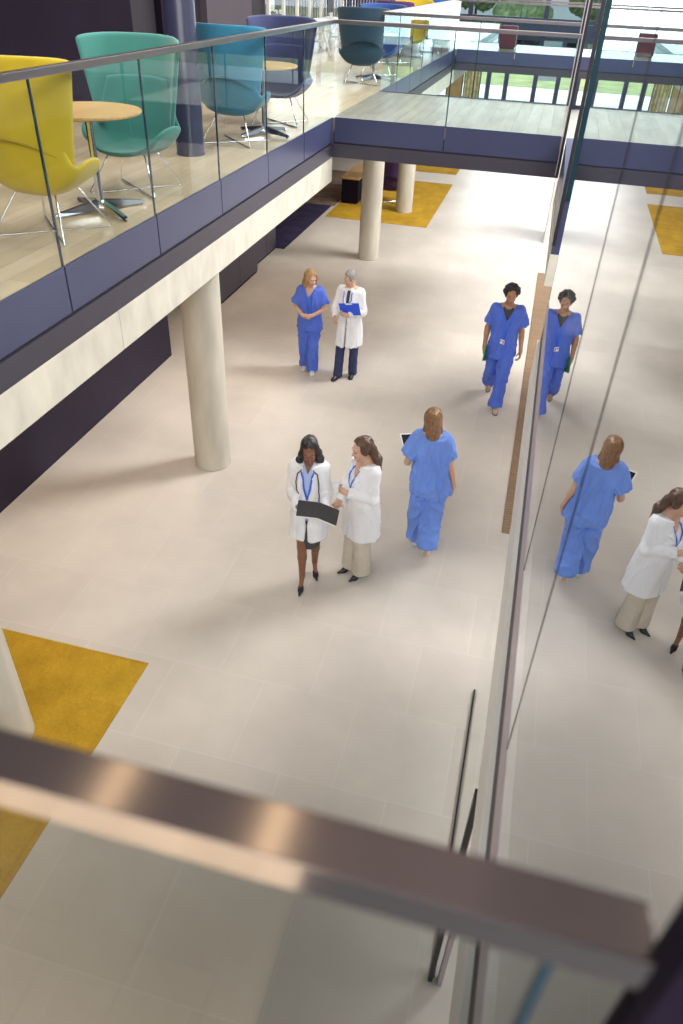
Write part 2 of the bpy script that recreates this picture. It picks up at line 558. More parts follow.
def make_body(f, root, skin, h=.0048, heel=0.0):
    pts = [f.SL, f.SR, f.EL, f.ER, f.WL, f.WR, f.AL, f.AR, f.KL, f.KR, f.HL, f.HR, f.head]
    lo, hi = bounds(pts, .21)
    lo[2] = -.01; hi[2] = f.head[2] + .16
    s_pump = f.pump
    v = Vol(lo, hi, h)
    v.loft(f.rows(), pw=2.2)
    lx, ly = f.lean
    nb = np.array((lx, .018 + ly, 1.40)); nt = f.hp(0, .022, -.055)
    v.cone(nb, nt, .060 if f.male else .052, .054 if f.male else .046, k=.03)
    for S, E, W, sg in ((f.SL, f.EL, f.WL, 1), (f.SR, f.ER, f.WR, -1)):
        q = 1.1 if f.male else .95
        v.cone((lx + sg * .06, ly + .012, 1.40), S, .048 * q, .053 * q, k=.05)
        v.cone(S, E, .050 * q, .038 * q, k=.03)
        E_, W_ = np.array(E), np.array(W)
        v.cone(E, E_ * .7 + W_ * .3, .038 * q, .039 * q, k=.015)
        v.cone(E_ * .7 + W_ * .3, W, .039 * q, .025 * q, k=.012)
    for H, K, A, F in ((f.HL, f.KL, f.AL, f.FL), (f.HR, f.KR, f.AR, f.FR)):
        H, K, A, F = [np.array(q, float) for q in (H, K, A, F)]
        F = unit(F)
        v.cone(H, K, .085, .054, k=.04)
        mid = K * .62 + A * .38 + np.array((0, .012, 0))
        v.cone(K, mid, .052, .052, k=.02)
        v.cone(mid, A, .050, .034, k=.02)
        fl = unit((F[0], F[1], 0))
        toe = np.array((A[0], A[1], 0)) + fl * .135; toe[2] = .028
        if F[2] < -.1: toe = A + F * .15
        if s_pump:
            ball = np.array((A[0], A[1], 0)) + fl * .080; ball[2] = .026
            v.cone(A + (0, 0, -.015), ball, .030, .021, k=.015)
            v.ell(A + (0, 0, -.025) - fl * .022, (.026, .028, .030), k=.015)
        else:
            v.cone(A + (0, 0, -.02), toe, .034, .024, k=.02)
            v.ell(A + (0, 0, -.03) - fl * .02, (.032, .036, .034), k=.02)
    # head
    Rm = f.hr
    q = 1.03 if f.male else 1.0
    def E(c, r, k, mode='add'): v.ell(f.hp(*c), r, k=k, mode=mode, rot=Rm)
    E((0, .012, .030), (.074 * q, .094, .086), .0)
    E((0, -.022, -.038), (.056 * q, .066, .072), .035)
    E((0, -.060, -.094), (.022 * q, .022, .018), .03)
    E((0, -.072, .026), (.050, .024, .013), .02)
    for sx in (-1, 1):
        E((sx * .031, -.097, .004), (.015, .015, .010), .012, 'cut')
        E((sx * .036, -.066, -.028), (.022, .024, .018), .02)
        E((sx * .075, .012, -.012), (.010, .020, .031), .010)
    v.cone(f.hp(0, -.084, .004), f.hp(0, -.104, -.032), .0075, .0115, k=.012)
    for sx in (-1, 1): E((sx * .011, -.094, -.035), (.0085, .009, .0075), .006)
    hand(v, f.WL, f.DL, f.NL, 1, f.CL, 1.06 if f.male else .96)
    hand(v, f.WR, f.DR, f.NR, -1, f.CR, 1.06 if f.male else .96)
    o = link('body', v.mesh('body'), skin, root, True)
    for sx in (-1, 1):
        m = MB(); m.lathe([(0, -.012), (.0085, -.0085), (.012, 0), (.0085, .0085), (0, .012)], n=14)
        e = m.build('eye', M['eye_white'], root, True)
        e.matrix_local = Matrix.Translation(f.hp(sx * .031, -.0745, .002)) @ Matrix(Rm.tolist()).to_4x4()
        m = MB(); m.lathe([(0, -.0078), (.006, -.005), (.0078, 0), (.006, .005), (0, .0078)], n=12)
        i = m.build('iris', M['iris'], e, True)
        i.location = (0, -.0066, -.0015)
    v = Vol(f.hp(0, -.085, -.06) - .06, f.hp(0, -.085, -.06) + .06, .003)
    v.ell(f.hp(0, -.083, -.0605), (.022, .011, .0048), rot=Rm)
    v.ell(f.hp(0, -.084, -.0685), (.018, .011, .0052), k=.001, rot=Rm)
    link('lips', v.mesh('lips'), M['lips'], root, True)
    return o

def brow(f, root, m):
    for sx in (-1, 1):
        MB().tube([f.hp(sx * .016, -.0905, .026), f.hp(sx * .031, -.0885, .031), f.hp(sx * .047, -.076, .026)], [.004, .0042, .0025], 8).build('eyebrow', m, root, True)

def hair_vol(f, h=.006, zlow=-.25):
    c = np.array(f.head)
    return Vol(c + (-.24, -.20, zlow - .05), c + (.24, .26, .19), h)

def hair_cap(v, f, thick=.014, face=-.032, brow=.098, side=-.02):
    Rm, c = f.hr, np.array(f.head)
    q = 1.03 if f.male else 1.0
    v.ell(f.hp(0, .014, .034), (.074 * q + thick, .094 + thick, .086 + thick), rot=Rm)
    def loc(X, Y, Z):
        dx, dy, dz = X - c[0], Y - c[1], Z - c[2]
        return [dx * Rm[0, i] + dy * Rm[1, i] + dz * Rm[2, i] for i in range(3)]
    def face_cut(X, Y, Z):                        # open in front of the face
        x, y, z = loc(X, Y, Z)
        return np.maximum(y - face, z - brow + np.abs(x) * .45)
    def low_cut(X, Y, Z):
        x, y, z = loc(X, Y, Z)
        return np.maximum(z - side + (y + .02) * .8, y - .2)
    v.cutfn(low_cut, .01)
    v.cutfn(face_cut, .012)
    return loc, face_cut

def strands(amp=.006, fx=55, fz=7, seed=0):
    def w(P):
        return amp * vnoise(P * np.array((fx, fx, fz)) + seed) + amp * .8 * vnoise(P * np.array((24, 24, 9)) + seed + 9)
    return w

def add_top(f, root, name, m, off=.018, z0=.80, flare=None, sleeve=.55, sr=(.070, .082), vneck=(1.27, .62), seed=0, amp=.006, h=.0075,
            z1=1.425, slit=None, fo=(8, 8, 3.5), cuff=.042, hemcut=None, tag_=True):
    """scrubs top or coat; returns (object, volume, fold function)"""
    pts = [f.SL, f.SR, f.EL, f.ER, f.WL, f.WR, (0, 0, z0), (0, 0, 1.5), (.25, .2, 1), (-.25, -.2, 1)]
    lo, hi = bounds(pts, .15)
    lo[2] = z0 - .03
    v = Vol(lo, hi, h)
    v.loft(f.rows(off, z0, z1, flare), pw=2.25)
    lx, ly = f.lean
    for S, E, W, sg in ((f.SL, f.EL, f.WL, 1), (f.SR, f.ER, f.WR, -1)):
        v.cone((lx + sg * .055, ly + .012, 1.368), S, .052, sr[0] * .92, k=.05)
        S_, E_, W_ = [np.array(q, float) for q in (S, E, W)]
        if sleeve <= 1:
            ccone(v, S_, S_ * (1 - sleeve) + E_ * sleeve, sr[0], sr[1], k=.045)
        else:
            v.cone(S_, E_, sr[0], sr[1], k=.045)
            ccone(v, E_, E_ + (W_ - E_) * (sleeve - 1), sr[1], cuff, k=.02)
    # neck hole all round
    v.op(lambda X, Y, Z: np.maximum(np.sqrt((X - lx) ** 2 + (Y - ly - .012) ** 2) - .066, 1.405 - Z), (lx - .07, ly - .06, 1.40), (lx + .07, ly + .085, 1.50), .012, 'cut')
    if vneck:
        zv, kx = vneck
        def vf(X, Y, Z): return np.maximum(np.maximum(np.abs(X - lx) - np.clip(Z - zv, 0, .2) * kx, Y - (ly - .03)), zv - Z)
        v.cutfn(vf, .004)
    if slit:
        za, zb, wa = slit
        v.cutfn(lambda X, Y, Z: np.maximum(np.maximum(np.abs(X - lx * .5) - wa * (1 + 3 * np.clip(.8 - Z, 0, 1)), Y + .03), np.maximum(za - Z, Z - zb)), .004)
    fw = folds(amp, fo, seed)
    o = link(name, v.mesh(name, fw), m, root, True)
    return o, v, fw

def add_trousers(f, root, name, m, rk=.078, rh=.082, rt=.105, zt=1.0, hem=.045, seed=3, amp=.006, off=.012, h=.0075):
    pts = [f.HL, f.HR, f.KL, f.KR, f.AL, f.AR]
    lo, hi = bounds(pts, .16)
    lo[2] = 0; hi[2] = zt + .05
    v = Vol(lo, hi, h)
    v.loft(f.rows(off, .80, zt), pw=2.3)
    for H, K, A in ((f.HL, f.KL, f.AL), (f.HR, f.KR, f.AR)):
        H, K, A = [np.array(q, float) for q in (H, K, A)]
        v.cone(H + (0, 0, -.02), K, rt, rk, k=.02)
        u = unit(A - K)
        ccone(v, K, A + u * hem, rk, rh, k=.02)
    fw = folds(amp, (9, 9, 5), seed, .5)
    return link(name, v.mesh(name, fw), m, root, True)

def add_shoes(f, root, m, kind='shoe', h=.005):
    for A, F in ((f.AL, f.FL), (f.AR, f.FR)):
        A = np.array(A, float); F = unit(F)
        fl = unit((F[0], F[1], 0))
        flat = F[2] > -.1
        base = np.array((A[0], A[1], 0.0))
        up = np.array((0, 0, 1.))
        if not flat:                              # heel raised: the shoe tips with the foot
            fl = F; up = unit(np.cross(np.cross(F, up), F)); base = A - up * .075
        lat = np.cross(up, fl)
        rot = np.stack([lat, fl, up], 1)
        hp = base - fl * .045
        if kind == 'pump':
            hl = max(.0, A[2] - .085)             # heel height
            lo, hi = bounds([base - .1, base + fl * .22 + .1], .05); lo[2] = -.005; hi[2] = .24
            v = Vol(lo, hi, .004)
            heel = base - fl * .04 + up * (hl + .025)
            ball = base + fl * .085 + up * .02
            tip = base + fl * .165 + up * .012
            v.cone(heel, ball, .031, .033, k=.01)
            v.cone(ball, tip, .031, .008, k=.012)
            v.cone(heel - fl * .012, base - fl * .05 + up * .004, .017, .005, k=.012)
            a = base + fl * .015 + up * (hl * .55 + .082)
            v.ell(a, (.026, .058, .052), k=.006, mode='cut', rot=rot)
            v.cutfn(lambda X, Y, Z: Z - .0 + 0 * X, .0)
        else:
            lo, hi = bounds([base - .1, base + fl * .22 + .1, base + up * .12], .06)
            v = Vol(lo, hi, .005)
            v.ell(base - fl * .030 + up * .045, (.037, .045, .050), rot=rot)
            v.ell(base + fl * .045 + up * .036, (.040, .075, .042), k=.03, rot=rot)
            v.ell(base + fl * .120 + up * .026, (.041, .060, .030), k=.03, rot=rot)
            b0 = base.copy()
            v.cutfn(lambda X, Y, Z: (X - b0[0]) * up[0] + (Y - b0[1]) * up[1] + (Z - b0[2]) * up[2] - .004, .0)
        sh = link('shoe', v.mesh('shoe'), m, root, True)
        if kind != 'pump':
            s = Vol(v.lo, v.lo + v.h * v.n, .0045)
            s.ell(base - fl * .030 + up * .012, (.039, .048, .03), rot=rot)
            s.ell(base + fl * .045 + up * .012, (.039, .075, .03), k=.03, rot=rot)
            s.ell(base + fl * .120 + up * .012, (.044, .063, .03), k=.03, rot=rot)
            s.cutfn(lambda X, Y, Z: (X - b0[0]) * up[0] + (Y - b0[1]) * up[1] + (Z - b0[2]) * up[2] - .001)
            s.cutfn(lambda X, Y, Z: .017 - ((X - b0[0]) * up[0] + (Y - b0[1]) * up[1] + (Z - b0[2]) * up[2]))
            link('sole', s.mesh('sole'), M['sole_pale'] if kind == 'white' else M['sole'], sh, True)

def surf(obs):
    """nearest hit on the front or back of a set of finished meshes, in the figure's own axes"""
    V, F = [], []
    for o in obs:
        n = len(V)
        V += [v.co.copy() for v in o.data.vertices]
        F += [[n + i for i in p.vertices] for p in o.data.polygons]
    return BVHTree.FromPolygons(V, F)

def front(b, x, z, off=.003, back=False):
    p, n, i, d = b.ray_cast(Vector((x, .8 if back else -.8, z)), Vector((0, -1 if back else 1, 0)))
    if p is None: return Vector((x, 0, z)), Vector((0, -1, 0))
    return p + n * off, n

def dense(pts, step=.02):
    out = []
    for a, b in zip(pts, pts[1:]):
        n = max(1, int(math.hypot(b[0] - a[0], b[1] - a[1]) / step))
        out += [(a[0] + (b[0] - a[0]) * i / n, a[1] + (b[1] - a[1]) * i / n) for i in range(n)]
    return out + [pts[-1]]

def ribbon(name, b, pts, w, m, root, off=.004, th=.002):
    P = [front(b, x, z, off) for x, z in dense(pts)]
    ys = [p.y for p, n in P]
    for _ in range(2):
        ys = [ys[0]] + [min(ys[i], (ys[i - 1] + ys[i] + ys[i + 1]) / 3) for i in range(1, len(ys) - 1)] + [ys[-1]]
    for (p, n), y in zip(P, ys): p.y = y
    bm = bmesh.new(); rings = []
    for i, (p, n) in enumerate(P):
        d = (P[min(i + 1, len(P) - 1)][0] - P[max(i - 1, 0)][0]).normalized()
        s = d.cross(n).normalized() * (w / 2)
        t = n * th
        rings.append([bm.verts.new(q) for q in (p - s, p + s, p + s + t, p - s + t)])
    for A, B in zip(rings, rings[1:]):
        for k in range(4): bm.faces.new((A[k], A[(k + 1) % 4], B[(k + 1) % 4], B[k]))
    bm.faces.new(rings[0][::-1]); bm.faces.new(rings[-1])
    bmesh.ops.recalc_face_normals(bm, faces=bm.faces[:])
    me = bpy.data.meshes.new(name); bm.to_mesh(me); bm.free()
    return link(name, me, m, root, False)

def card(name, b, x, z, w, h, m, root, off=.008, t=.003):
    p, n = front(b, x, z, off)
    n = Vector((n.x * .4, n.y, n.z * .3)).normalized()
    o = MB().box((-w / 2, -t, -h / 2), (w / 2, 0, h / 2), .0012).build(name, m, root)
    up = Vector((0, 0, 1)); xx = up.cross(-n).normalized(); zz = (-n).cross(xx).normalized()
    Mx = Matrix((xx, -n, zz)).transposed().to_4x4()
    o.matrix_local = Matrix.Translation(p) @ Mx
    return o

def patch(name, vol, fw, poly, m, root, t=.007):
    """thin raised piece (lapel, pocket) that follows the cloth; poly in the figure's x, z"""
    v = vol.clone()
    d = np.minimum(vol.d - t, Vol.BG)
    v.d = d.copy()
    P = np.array(poly, float)
    def region(X, Y, Z):
        x = np.broadcast_to(X, (X.shape[0], 1, Z.shape[2])); z = np.broadcast_to(Z, x.shape)
        dist = np.full(x.shape, 1e3, np.float32); ins = np.zeros(x.shape, bool)
        for i in range(len(P)):
            a, c = P[i], P[(i + 1) % len(P)]
            e = c - a
            tt = np.clip(((x - a[0]) * e[0] + (z - a[1]) * e[1]) / (e @ e), 0, 1)
            dist = np.minimum(dist, np.hypot(x - a[0] - tt * e[0], z - a[1] - tt * e[1]))
            cr = ((a[1] > z) != (c[1] > z)) & (x < (c[0] - a[0]) * (z - a[1]) / (c[1] - a[1] + 1e-12) + a[0])
            ins ^= cr
        return np.where(ins, -dist, dist)
    sl, X, Y, Z = v.sub(v.lo, v.lo + v.h * v.n)
    rg = region(X, Y, Z)
    v.d = np.maximum(v.d, np.maximum(np.broadcast_to(rg, v.d.shape), np.broadcast_to(Y + .02, v.d.shape)))
    v.d = np.maximum(v.d, -(vol.d + .012)).astype(np.float32)
    return link(name, v.mesh(name, fw), m, root, True)

def held(name, build, root, loc, ax):
    """a thing held in the hand: own top-level Empty, axes ax = columns (x, y, z) in the figure's frame"""
    o = empty(name)
    o.matrix_world = Matrix.Translation(root.matrix_basis @ Vector(loc)) @ root.rotation_euler.to_matrix().to_4x4() @ Matrix(np.array(ax).tolist()).to_4x4()
    build(o)
    return o

def axes(x, z):
    x = unit(x); z = np.array(z, float); z = unit(z - x * (x @ z)); y = np.cross(z, x)
    return np.stack([x, y, z], 1)
# ------------------------------------------------------------------ the six people
def person(label, loc, rz, sc, group=None, slim=1.0):
    r = empty('person', loc, R(rz), sc)
    r.scale = (sc * slim, sc, sc)
    tag(r, label, 'person', group)
    return r

def long_coat(f, root, seed, hem=.50, open_w=.012, flare=None, V=(1.16, .52), name='lab_coat', sr=(.064, .056), off=.024):
    fl = flare or ([hem, .75, .95, 1.10], [.235, .215, .185, .160], [.185, .165, .140, .130])
    o, v, fw = add_top(f, root, name, M['coat'], off=off, z0=hem, flare=fl, sleeve=1.93, sr=sr, vneck=V, seed=seed, amp=.010,
                       slit=(hem, V[0] + .01, open_w) if open_w else None, fo=(7, 7, 2.6), cuff=.047)
    lx, ly = f.lean
    zv, kx = V
    for sg in (-1, 1):
        q = lambda x, z: (lx + sg * x, z)
        patch('lapel', v, fw, [q(.012, zv - .01), q(.105, zv + .10), q(.085, zv + .135), q(.115, zv + .15), q(.085, 1.395), q(.06, 1.415), q((1.39 - zv) * kx + .004, 1.39)], M['coat'], root, .006)
        patch('pocket', v, fw, [q(.07, .74), q(.17, .74), q(.17, .885), q(.07, .885)], M['coat'], root, .004)
    patch('breast_pocket', v, fw, [(lx + .06, 1.10), (lx + .135, 1.10), (lx + .135, 1.20), (lx + .06, 1.20)], M['coat'], root, .004)
    return o

def shirt(f, root, m, off=.012, z0=.80, vneck=(1.34, .5)):
    v = Vol((-.25 + f.lean[0], -.25 + f.lean[1], z0 - .02), (.25 + f.lean[0], .25 + f.lean[1], 1.5), .006)
    v.loft(f.rows(off, z0, 1.45), pw=2.2)
    lx, ly = f.lean
    zv, kx = vneck
    v.cutfn(lambda X, Y, Z: np.maximum(np.maximum(np.abs(X - lx) - np.clip(Z - zv, 0, .2) * kx, Y - (ly - .02)), zv - Z), .003)
    return link('shirt', v.mesh('shirt', folds(.002, (14, 14, 8), 4)), m, root, True)

# ---- doctor with the open folder -------------------------------------------------
def doctor_folder():
    f = Figure(pump=True, ER=(-.188, -.0, 1.085), EL=(.188, -.0, 1.085), WR=(-.065, -.265, 1.10), WL=(.20, -.225, 1.075),
               DR=(.55, -.8, .1), DL=(-.10, -1, .05), NR=(.3, .2, 1), NL=(-.1, 0, 1), CR=38, CL=35,
               HL=(.08, .01, .90), HR=(-.08, -.01, .90), KR=(-.055, -.10, .505), AR=(-.05, -.105, .145), KL=(.075, .03, .50), AL=(.055, .135, .145),
               FR=(-.02, -1, 0), FL=(.35, -1, 0), yaw=8, pitch=14, roll=-4, head=(.005, -.035, 1.56))
    r = person('dark haired woman in white coat and grey skirt holding an open folder', (-1.63, 5.56, 0), 8, 1.04, 'doctors and nurses in the atrium', 0.87)
    make_body(f, r, M['skin_brown']); brow(f, r, M['hair_black'])
    sh = shirt(f, r, M['shirt_blue'])
    c = long_coat(f, r, 1.0, hem=.62, open_w=.014, V=(1.02, .24), flare=([.62, .75, .95, 1.10], [.215, .200, .172, .150], [.175, .160, .138, .128]), off=.020)
    # skirt
    v = Vol((-.26, -.24, .46), (.26, .24, 1.06), .007)
    v.loft([(.50, .005, .0, .125, .130), (.62, .003, .005, .158, .135), (.86, 0, .008, .184, .128), (1.03, 0, 0, .14, .105)])
    link('skirt', v.mesh('skirt', folds(.003, (9, 9, 4), 2)), M['charcoal'], r, True)
    add_shoes(f, r, M['black_leather'], 'pump')
    h = hair_vol(f, zlow=-.30)
    loc, fc = hair_cap(h, f, .016)
    for sx in (-1, 1):
        h.cone(f.hp(sx * .030, .0, .098), f.hp(sx * .090, -.012, -.02), .022, .030, k=.03)
        h.cone(f.hp(sx * .088, -.008, -.02), f.hp(sx * .110, .0, -.13), .030, .036, k=.02)
        h.cone(f.hp(sx * .105, .005, -.12), np.array(f.hp(sx * .118, -.02, -.23)), .040, .022, k=.02)
    h.cone(f.hp(0, .075, .0), f.hp(0, .085, -.16), .070, .060, k=.04)
    link('hair', h.mesh('hair', strands(.008, 42, 13, 1)), M['hair_black'], r, True)
    b = surf([sh, c])
    ribbon('lanyard', b, [(-.062, 1.385), (-.045, 1.30), (-.008, 1.10), (-.002, 1.075)], .019, M['lanyard'], r, .006)
    ribbon('lanyard', b, [(.062, 1.385), (.045, 1.30), (.010, 1.10), (.002, 1.075)], .019, M['lanyard'], r, .007)
    # stethoscope round the neck
    t = empty('stethoscope'); t.matrix_world = r.matrix_basis
    tag(t, 'black stethoscope hung round the neck of the woman with the open folder', 'stethoscope')
    for sg, pts in ((1, [(.06, 1.40), (.098, 1.36), (.115, 1.25), (.118, 1.12), (.118, 1.06)]), (-1, [(.06, 1.40), (.098, 1.36), (.115, 1.27), (.100, 1.20), (.085, 1.17)])):
        P = [front(b, sg * x, z, .009)[0] for x, z in dense(pts)]
        nk = [Vector((sg * .066, .055, 1.425)), Vector((sg * .03, .092, 1.43)), Vector((0, .098, 1.43))]
        MB().tube(nk[::-1] + P, .0062, 8).build('tube', M['rubber_black'], t, True)
        e = P[-1]
        if sg > 0: MB().lathe([(0, -.006), (.021, -.006), (.023, 0), (.021, .006), (0, .006)], n=18).build('chest_piece', M['steel'], t, True).matrix_local = Matrix.Translation(e + Vector((0, -.008, -.02))) @ Matrix.Rotation(PI / 2, 4, 'X')
        else:
            MB().tube([e, e + Vector((-.012, -.004, -.03)), e + Vector((-.004, -.004, -.05))], .004, 8).build('ear_tube', M['steel'], t, True)
            MB().tube([e, e + Vector((.022, -.004, -.025)), e + Vector((.020, -.004, -.045))], .004, 8).build('ear_tube', M['steel'], t, True)
    # open folder
    def bf(o):
        tag(o, 'open dark grey folder with white papers held between the two women in coats', 'folder')
        for sg in (-1, 1):
            p = MB(); p.box((0 if sg > 0 else -.195, -.0015, -.10), (.195 if sg > 0 else 0, .0015, .10), .001)
            q = p.build('cover', M['folder_dark'], o); q.rotation_euler = (0, 0, R(-sg * 11))
            p = MB(); p.box((.010 if sg > 0 else -.185, .002, -.125), (.185 if sg > 0 else -.010, .006, .09), .0005)
            s = p.build('papers', M['badge'], o); s.rotation_euler = (0, 0, R(-sg * 11))
    held('open_folder', bf, r, (.165, -.400, 1.185), axes((1, -.06, -.14), (.03, -.12, 1)))
    return r

# ---- doctor with the cup ---------------------------------------------------------
def doctor_cup():
    f = Figure(pump=True, EL=(.225, -.02, 1.10), WL=(.075, -.245, 1.165), DL=(-.75, -.55, .25), NL=(-.55, .75, .1), CL=62,
               ER=(-.20, -.06, 1.10), WR=(-.03, -.265, .995), DR=(.6, -.8, -.05), NR=(.3, .2, 1), CR=35,
               KL=(.085, -.03, .50), KR=(-.075, -.05, .50), AL=(.075, -.01, .135), AR=(-.075, -.05, .135), HL=(.08, 0, .90), HR=(-.08, 0, .90),
               FL=(.15, -1, 0), FR=(-.05, -1, 0), yaw=-10, pitch=10, roll=-3, head=(-.005, -.045, 1.56))
    r = person('brown haired woman in long white coat and cream trousers holding a paper cup', (-1.145, 5.83, 0), -46, 1.0, 'doctors and nurses in the atrium', 0.94)
    make_body(f, r, M['skin_fair']); brow(f, r, M['hair_brown'])
    sh = shirt(f, r, M['shirt_white'], vneck=(1.24, .55))
    c = long_coat(f, r, 5.0, hem=.56, open_w=.006, V=(1.17, .42), flare=([.56, .75, .95, 1.12], [.232, .215, .190, .165], [.185, .17, .15, .135]))
    add_trousers(f, r, 'trousers', M['cream'], rk=.088, rh=.105, rt=.11, hem=.06, seed=6, amp=.005)
    add_shoes(f, r, M['black_leather'], 'pump')
    h = hair_vol(f, zlow=-.30)
    hair_cap(h, f, .015)
    for sx in (-1, 1):
        h.cone(f.hp(sx * .025, -.02, .105), f.hp(sx * .080, .0, -.01), .016, .020, k=.03)
    h.cone(f.hp(.02, .09, -.03), f.hp(.075, .115, -.12), .042, .046, k=.03)
    h.cone(f.hp(.075, .115, -.12), f.hp(.125, .115, -.215), .044, .020, k=.02)
    h.ell(f.hp(.012, .095, -.02), (.05, .04, .045), k=.03, rot=f.hr)
    link('hair', h.mesh('hair', strands(.006, 38, 12, 3)), M['hair_brown'], r, True)
    b = surf([sh, c])
    ribbon('lanyard', b, [(-.062, 1.385), (-.055, 1.30), (-.010, 1.15), (-.002, 1.12)], .018, M['lanyard'], r, .006)
    ribbon('lanyard', b, [(.062, 1.385), (.055, 1.30), (.010, 1.15), (.002, 1.12)], .018, M['lanyard'], r, .007)
    def bc(o):
        tag(o, 'white lidded paper cup held by the woman in cream trousers', 'cup')
        MB().lathe([(0, -.055), (.028, -.055), (.029, -.053), (.0395, .045), (0, .045)], n=28).build('cup_body', M['badge'], o, angle=35)
        MB().lathe([(.0405, .040), (.043, .042), (.043, .049), (.0385, .052), (.0375, .060), (.031, .061), (.029, .056), (0, .056)], n=28).build('lid', M['shirt_white'], o, angle=35)
    held('paper_cup', bc, r, (.012, -.33, 1.225), axes((1, 0, 0), (0, -.05, 1)))
    return r

# ---- nurse walking away ----------------------------------------------------------
def nurse_away():
    f = Figure(lean=(.045, 0), EL=(.275, .0, 1.07), WL=(.265, -.235, 1.09), DL=(.05, -1, .1), NL=(-.2, 0, 1), CL=30,
               ER=(-.195, .03, 1.08), WR=(-.25, -.03, .84), DR=(-.02, -.25, -1), NR=(1, .1, 0), CR=35,
               HL=(.085, 0, .88), HR=(-.085, 0, .88), KL=(.095, -.05, .48), AL=(.10, -.07, .085), KR=(-.06, .03, .48), AR=(-.05, .15, .125),
               FL=(.18, -1, 0), FR=(-.02, -1, -.55), yaw=-5, pitch=6, roll=4, head=(.055, -.015, 1.565))
    r = person('long haired nurse in blue scrubs walking away, seen from behind', (-.555, 6.44, 0), 184, 1.04, 'doctors and nurses in the atrium', 0.93)
    make_body(f, r, M['skin_fair']); brow(f, r, M['hair_brown'])
    add_top(f, r, 'scrubs_top', M['scrubs_light'], off=.024, z0=.76, flare=([.76, .9, 1.1, 1.25], [.215, .205, .180, .165], [.165, .160, .150, .135]),
            sleeve=.62, sr=(.072, .094), seed=8, amp=.022, fo=(10, 10, 3.2))
    add_trousers(f, r, 'scrubs_trousers', M['scrubs_light'], rk=.098, rh=.112, rt=.118, seed=9, amp=.020, hem=-.03)
    add_shoes(f, r, M['white_shoe'], 'white')
    h = hair_vol(f)
    hair_cap(h, f, .016)
    h.cone(f.hp(0, .05, .03), f.hp(-.012, .082, -.12), .082, .066, k=.04)
    h.cone(f.hp(-.012, .082, -.10), f.hp(-.03, .085, -.20), .062, .036, k=.03)
    for sx in (-1, 1):
        h.cone(f.hp(sx * .05, .0, .07), f.hp(sx * .078, .02, -.10), .022, .026, k=.03)
    link('hair', h.mesh('hair', strands(.006, 46, 6, 2)), M['hair_ombre'], r, True)
    def bt(o):
        tag(o, 'white framed tablet held by the nurse walking away', 'tablet')
        MB().box((-.085, -.0045, -.12), (.085, .0045, .12), .004).build('case', M['badge'], o)
        MB().box((-.074, -.0056, -.100), (.074, -.004, .100), .0005).build('screen', M['screen'], o)
    held('tablet', bt, r, (.30, -.35, 1.10), axes((-.9, -.3, 0), (.30, -.85, .22)))
    return r

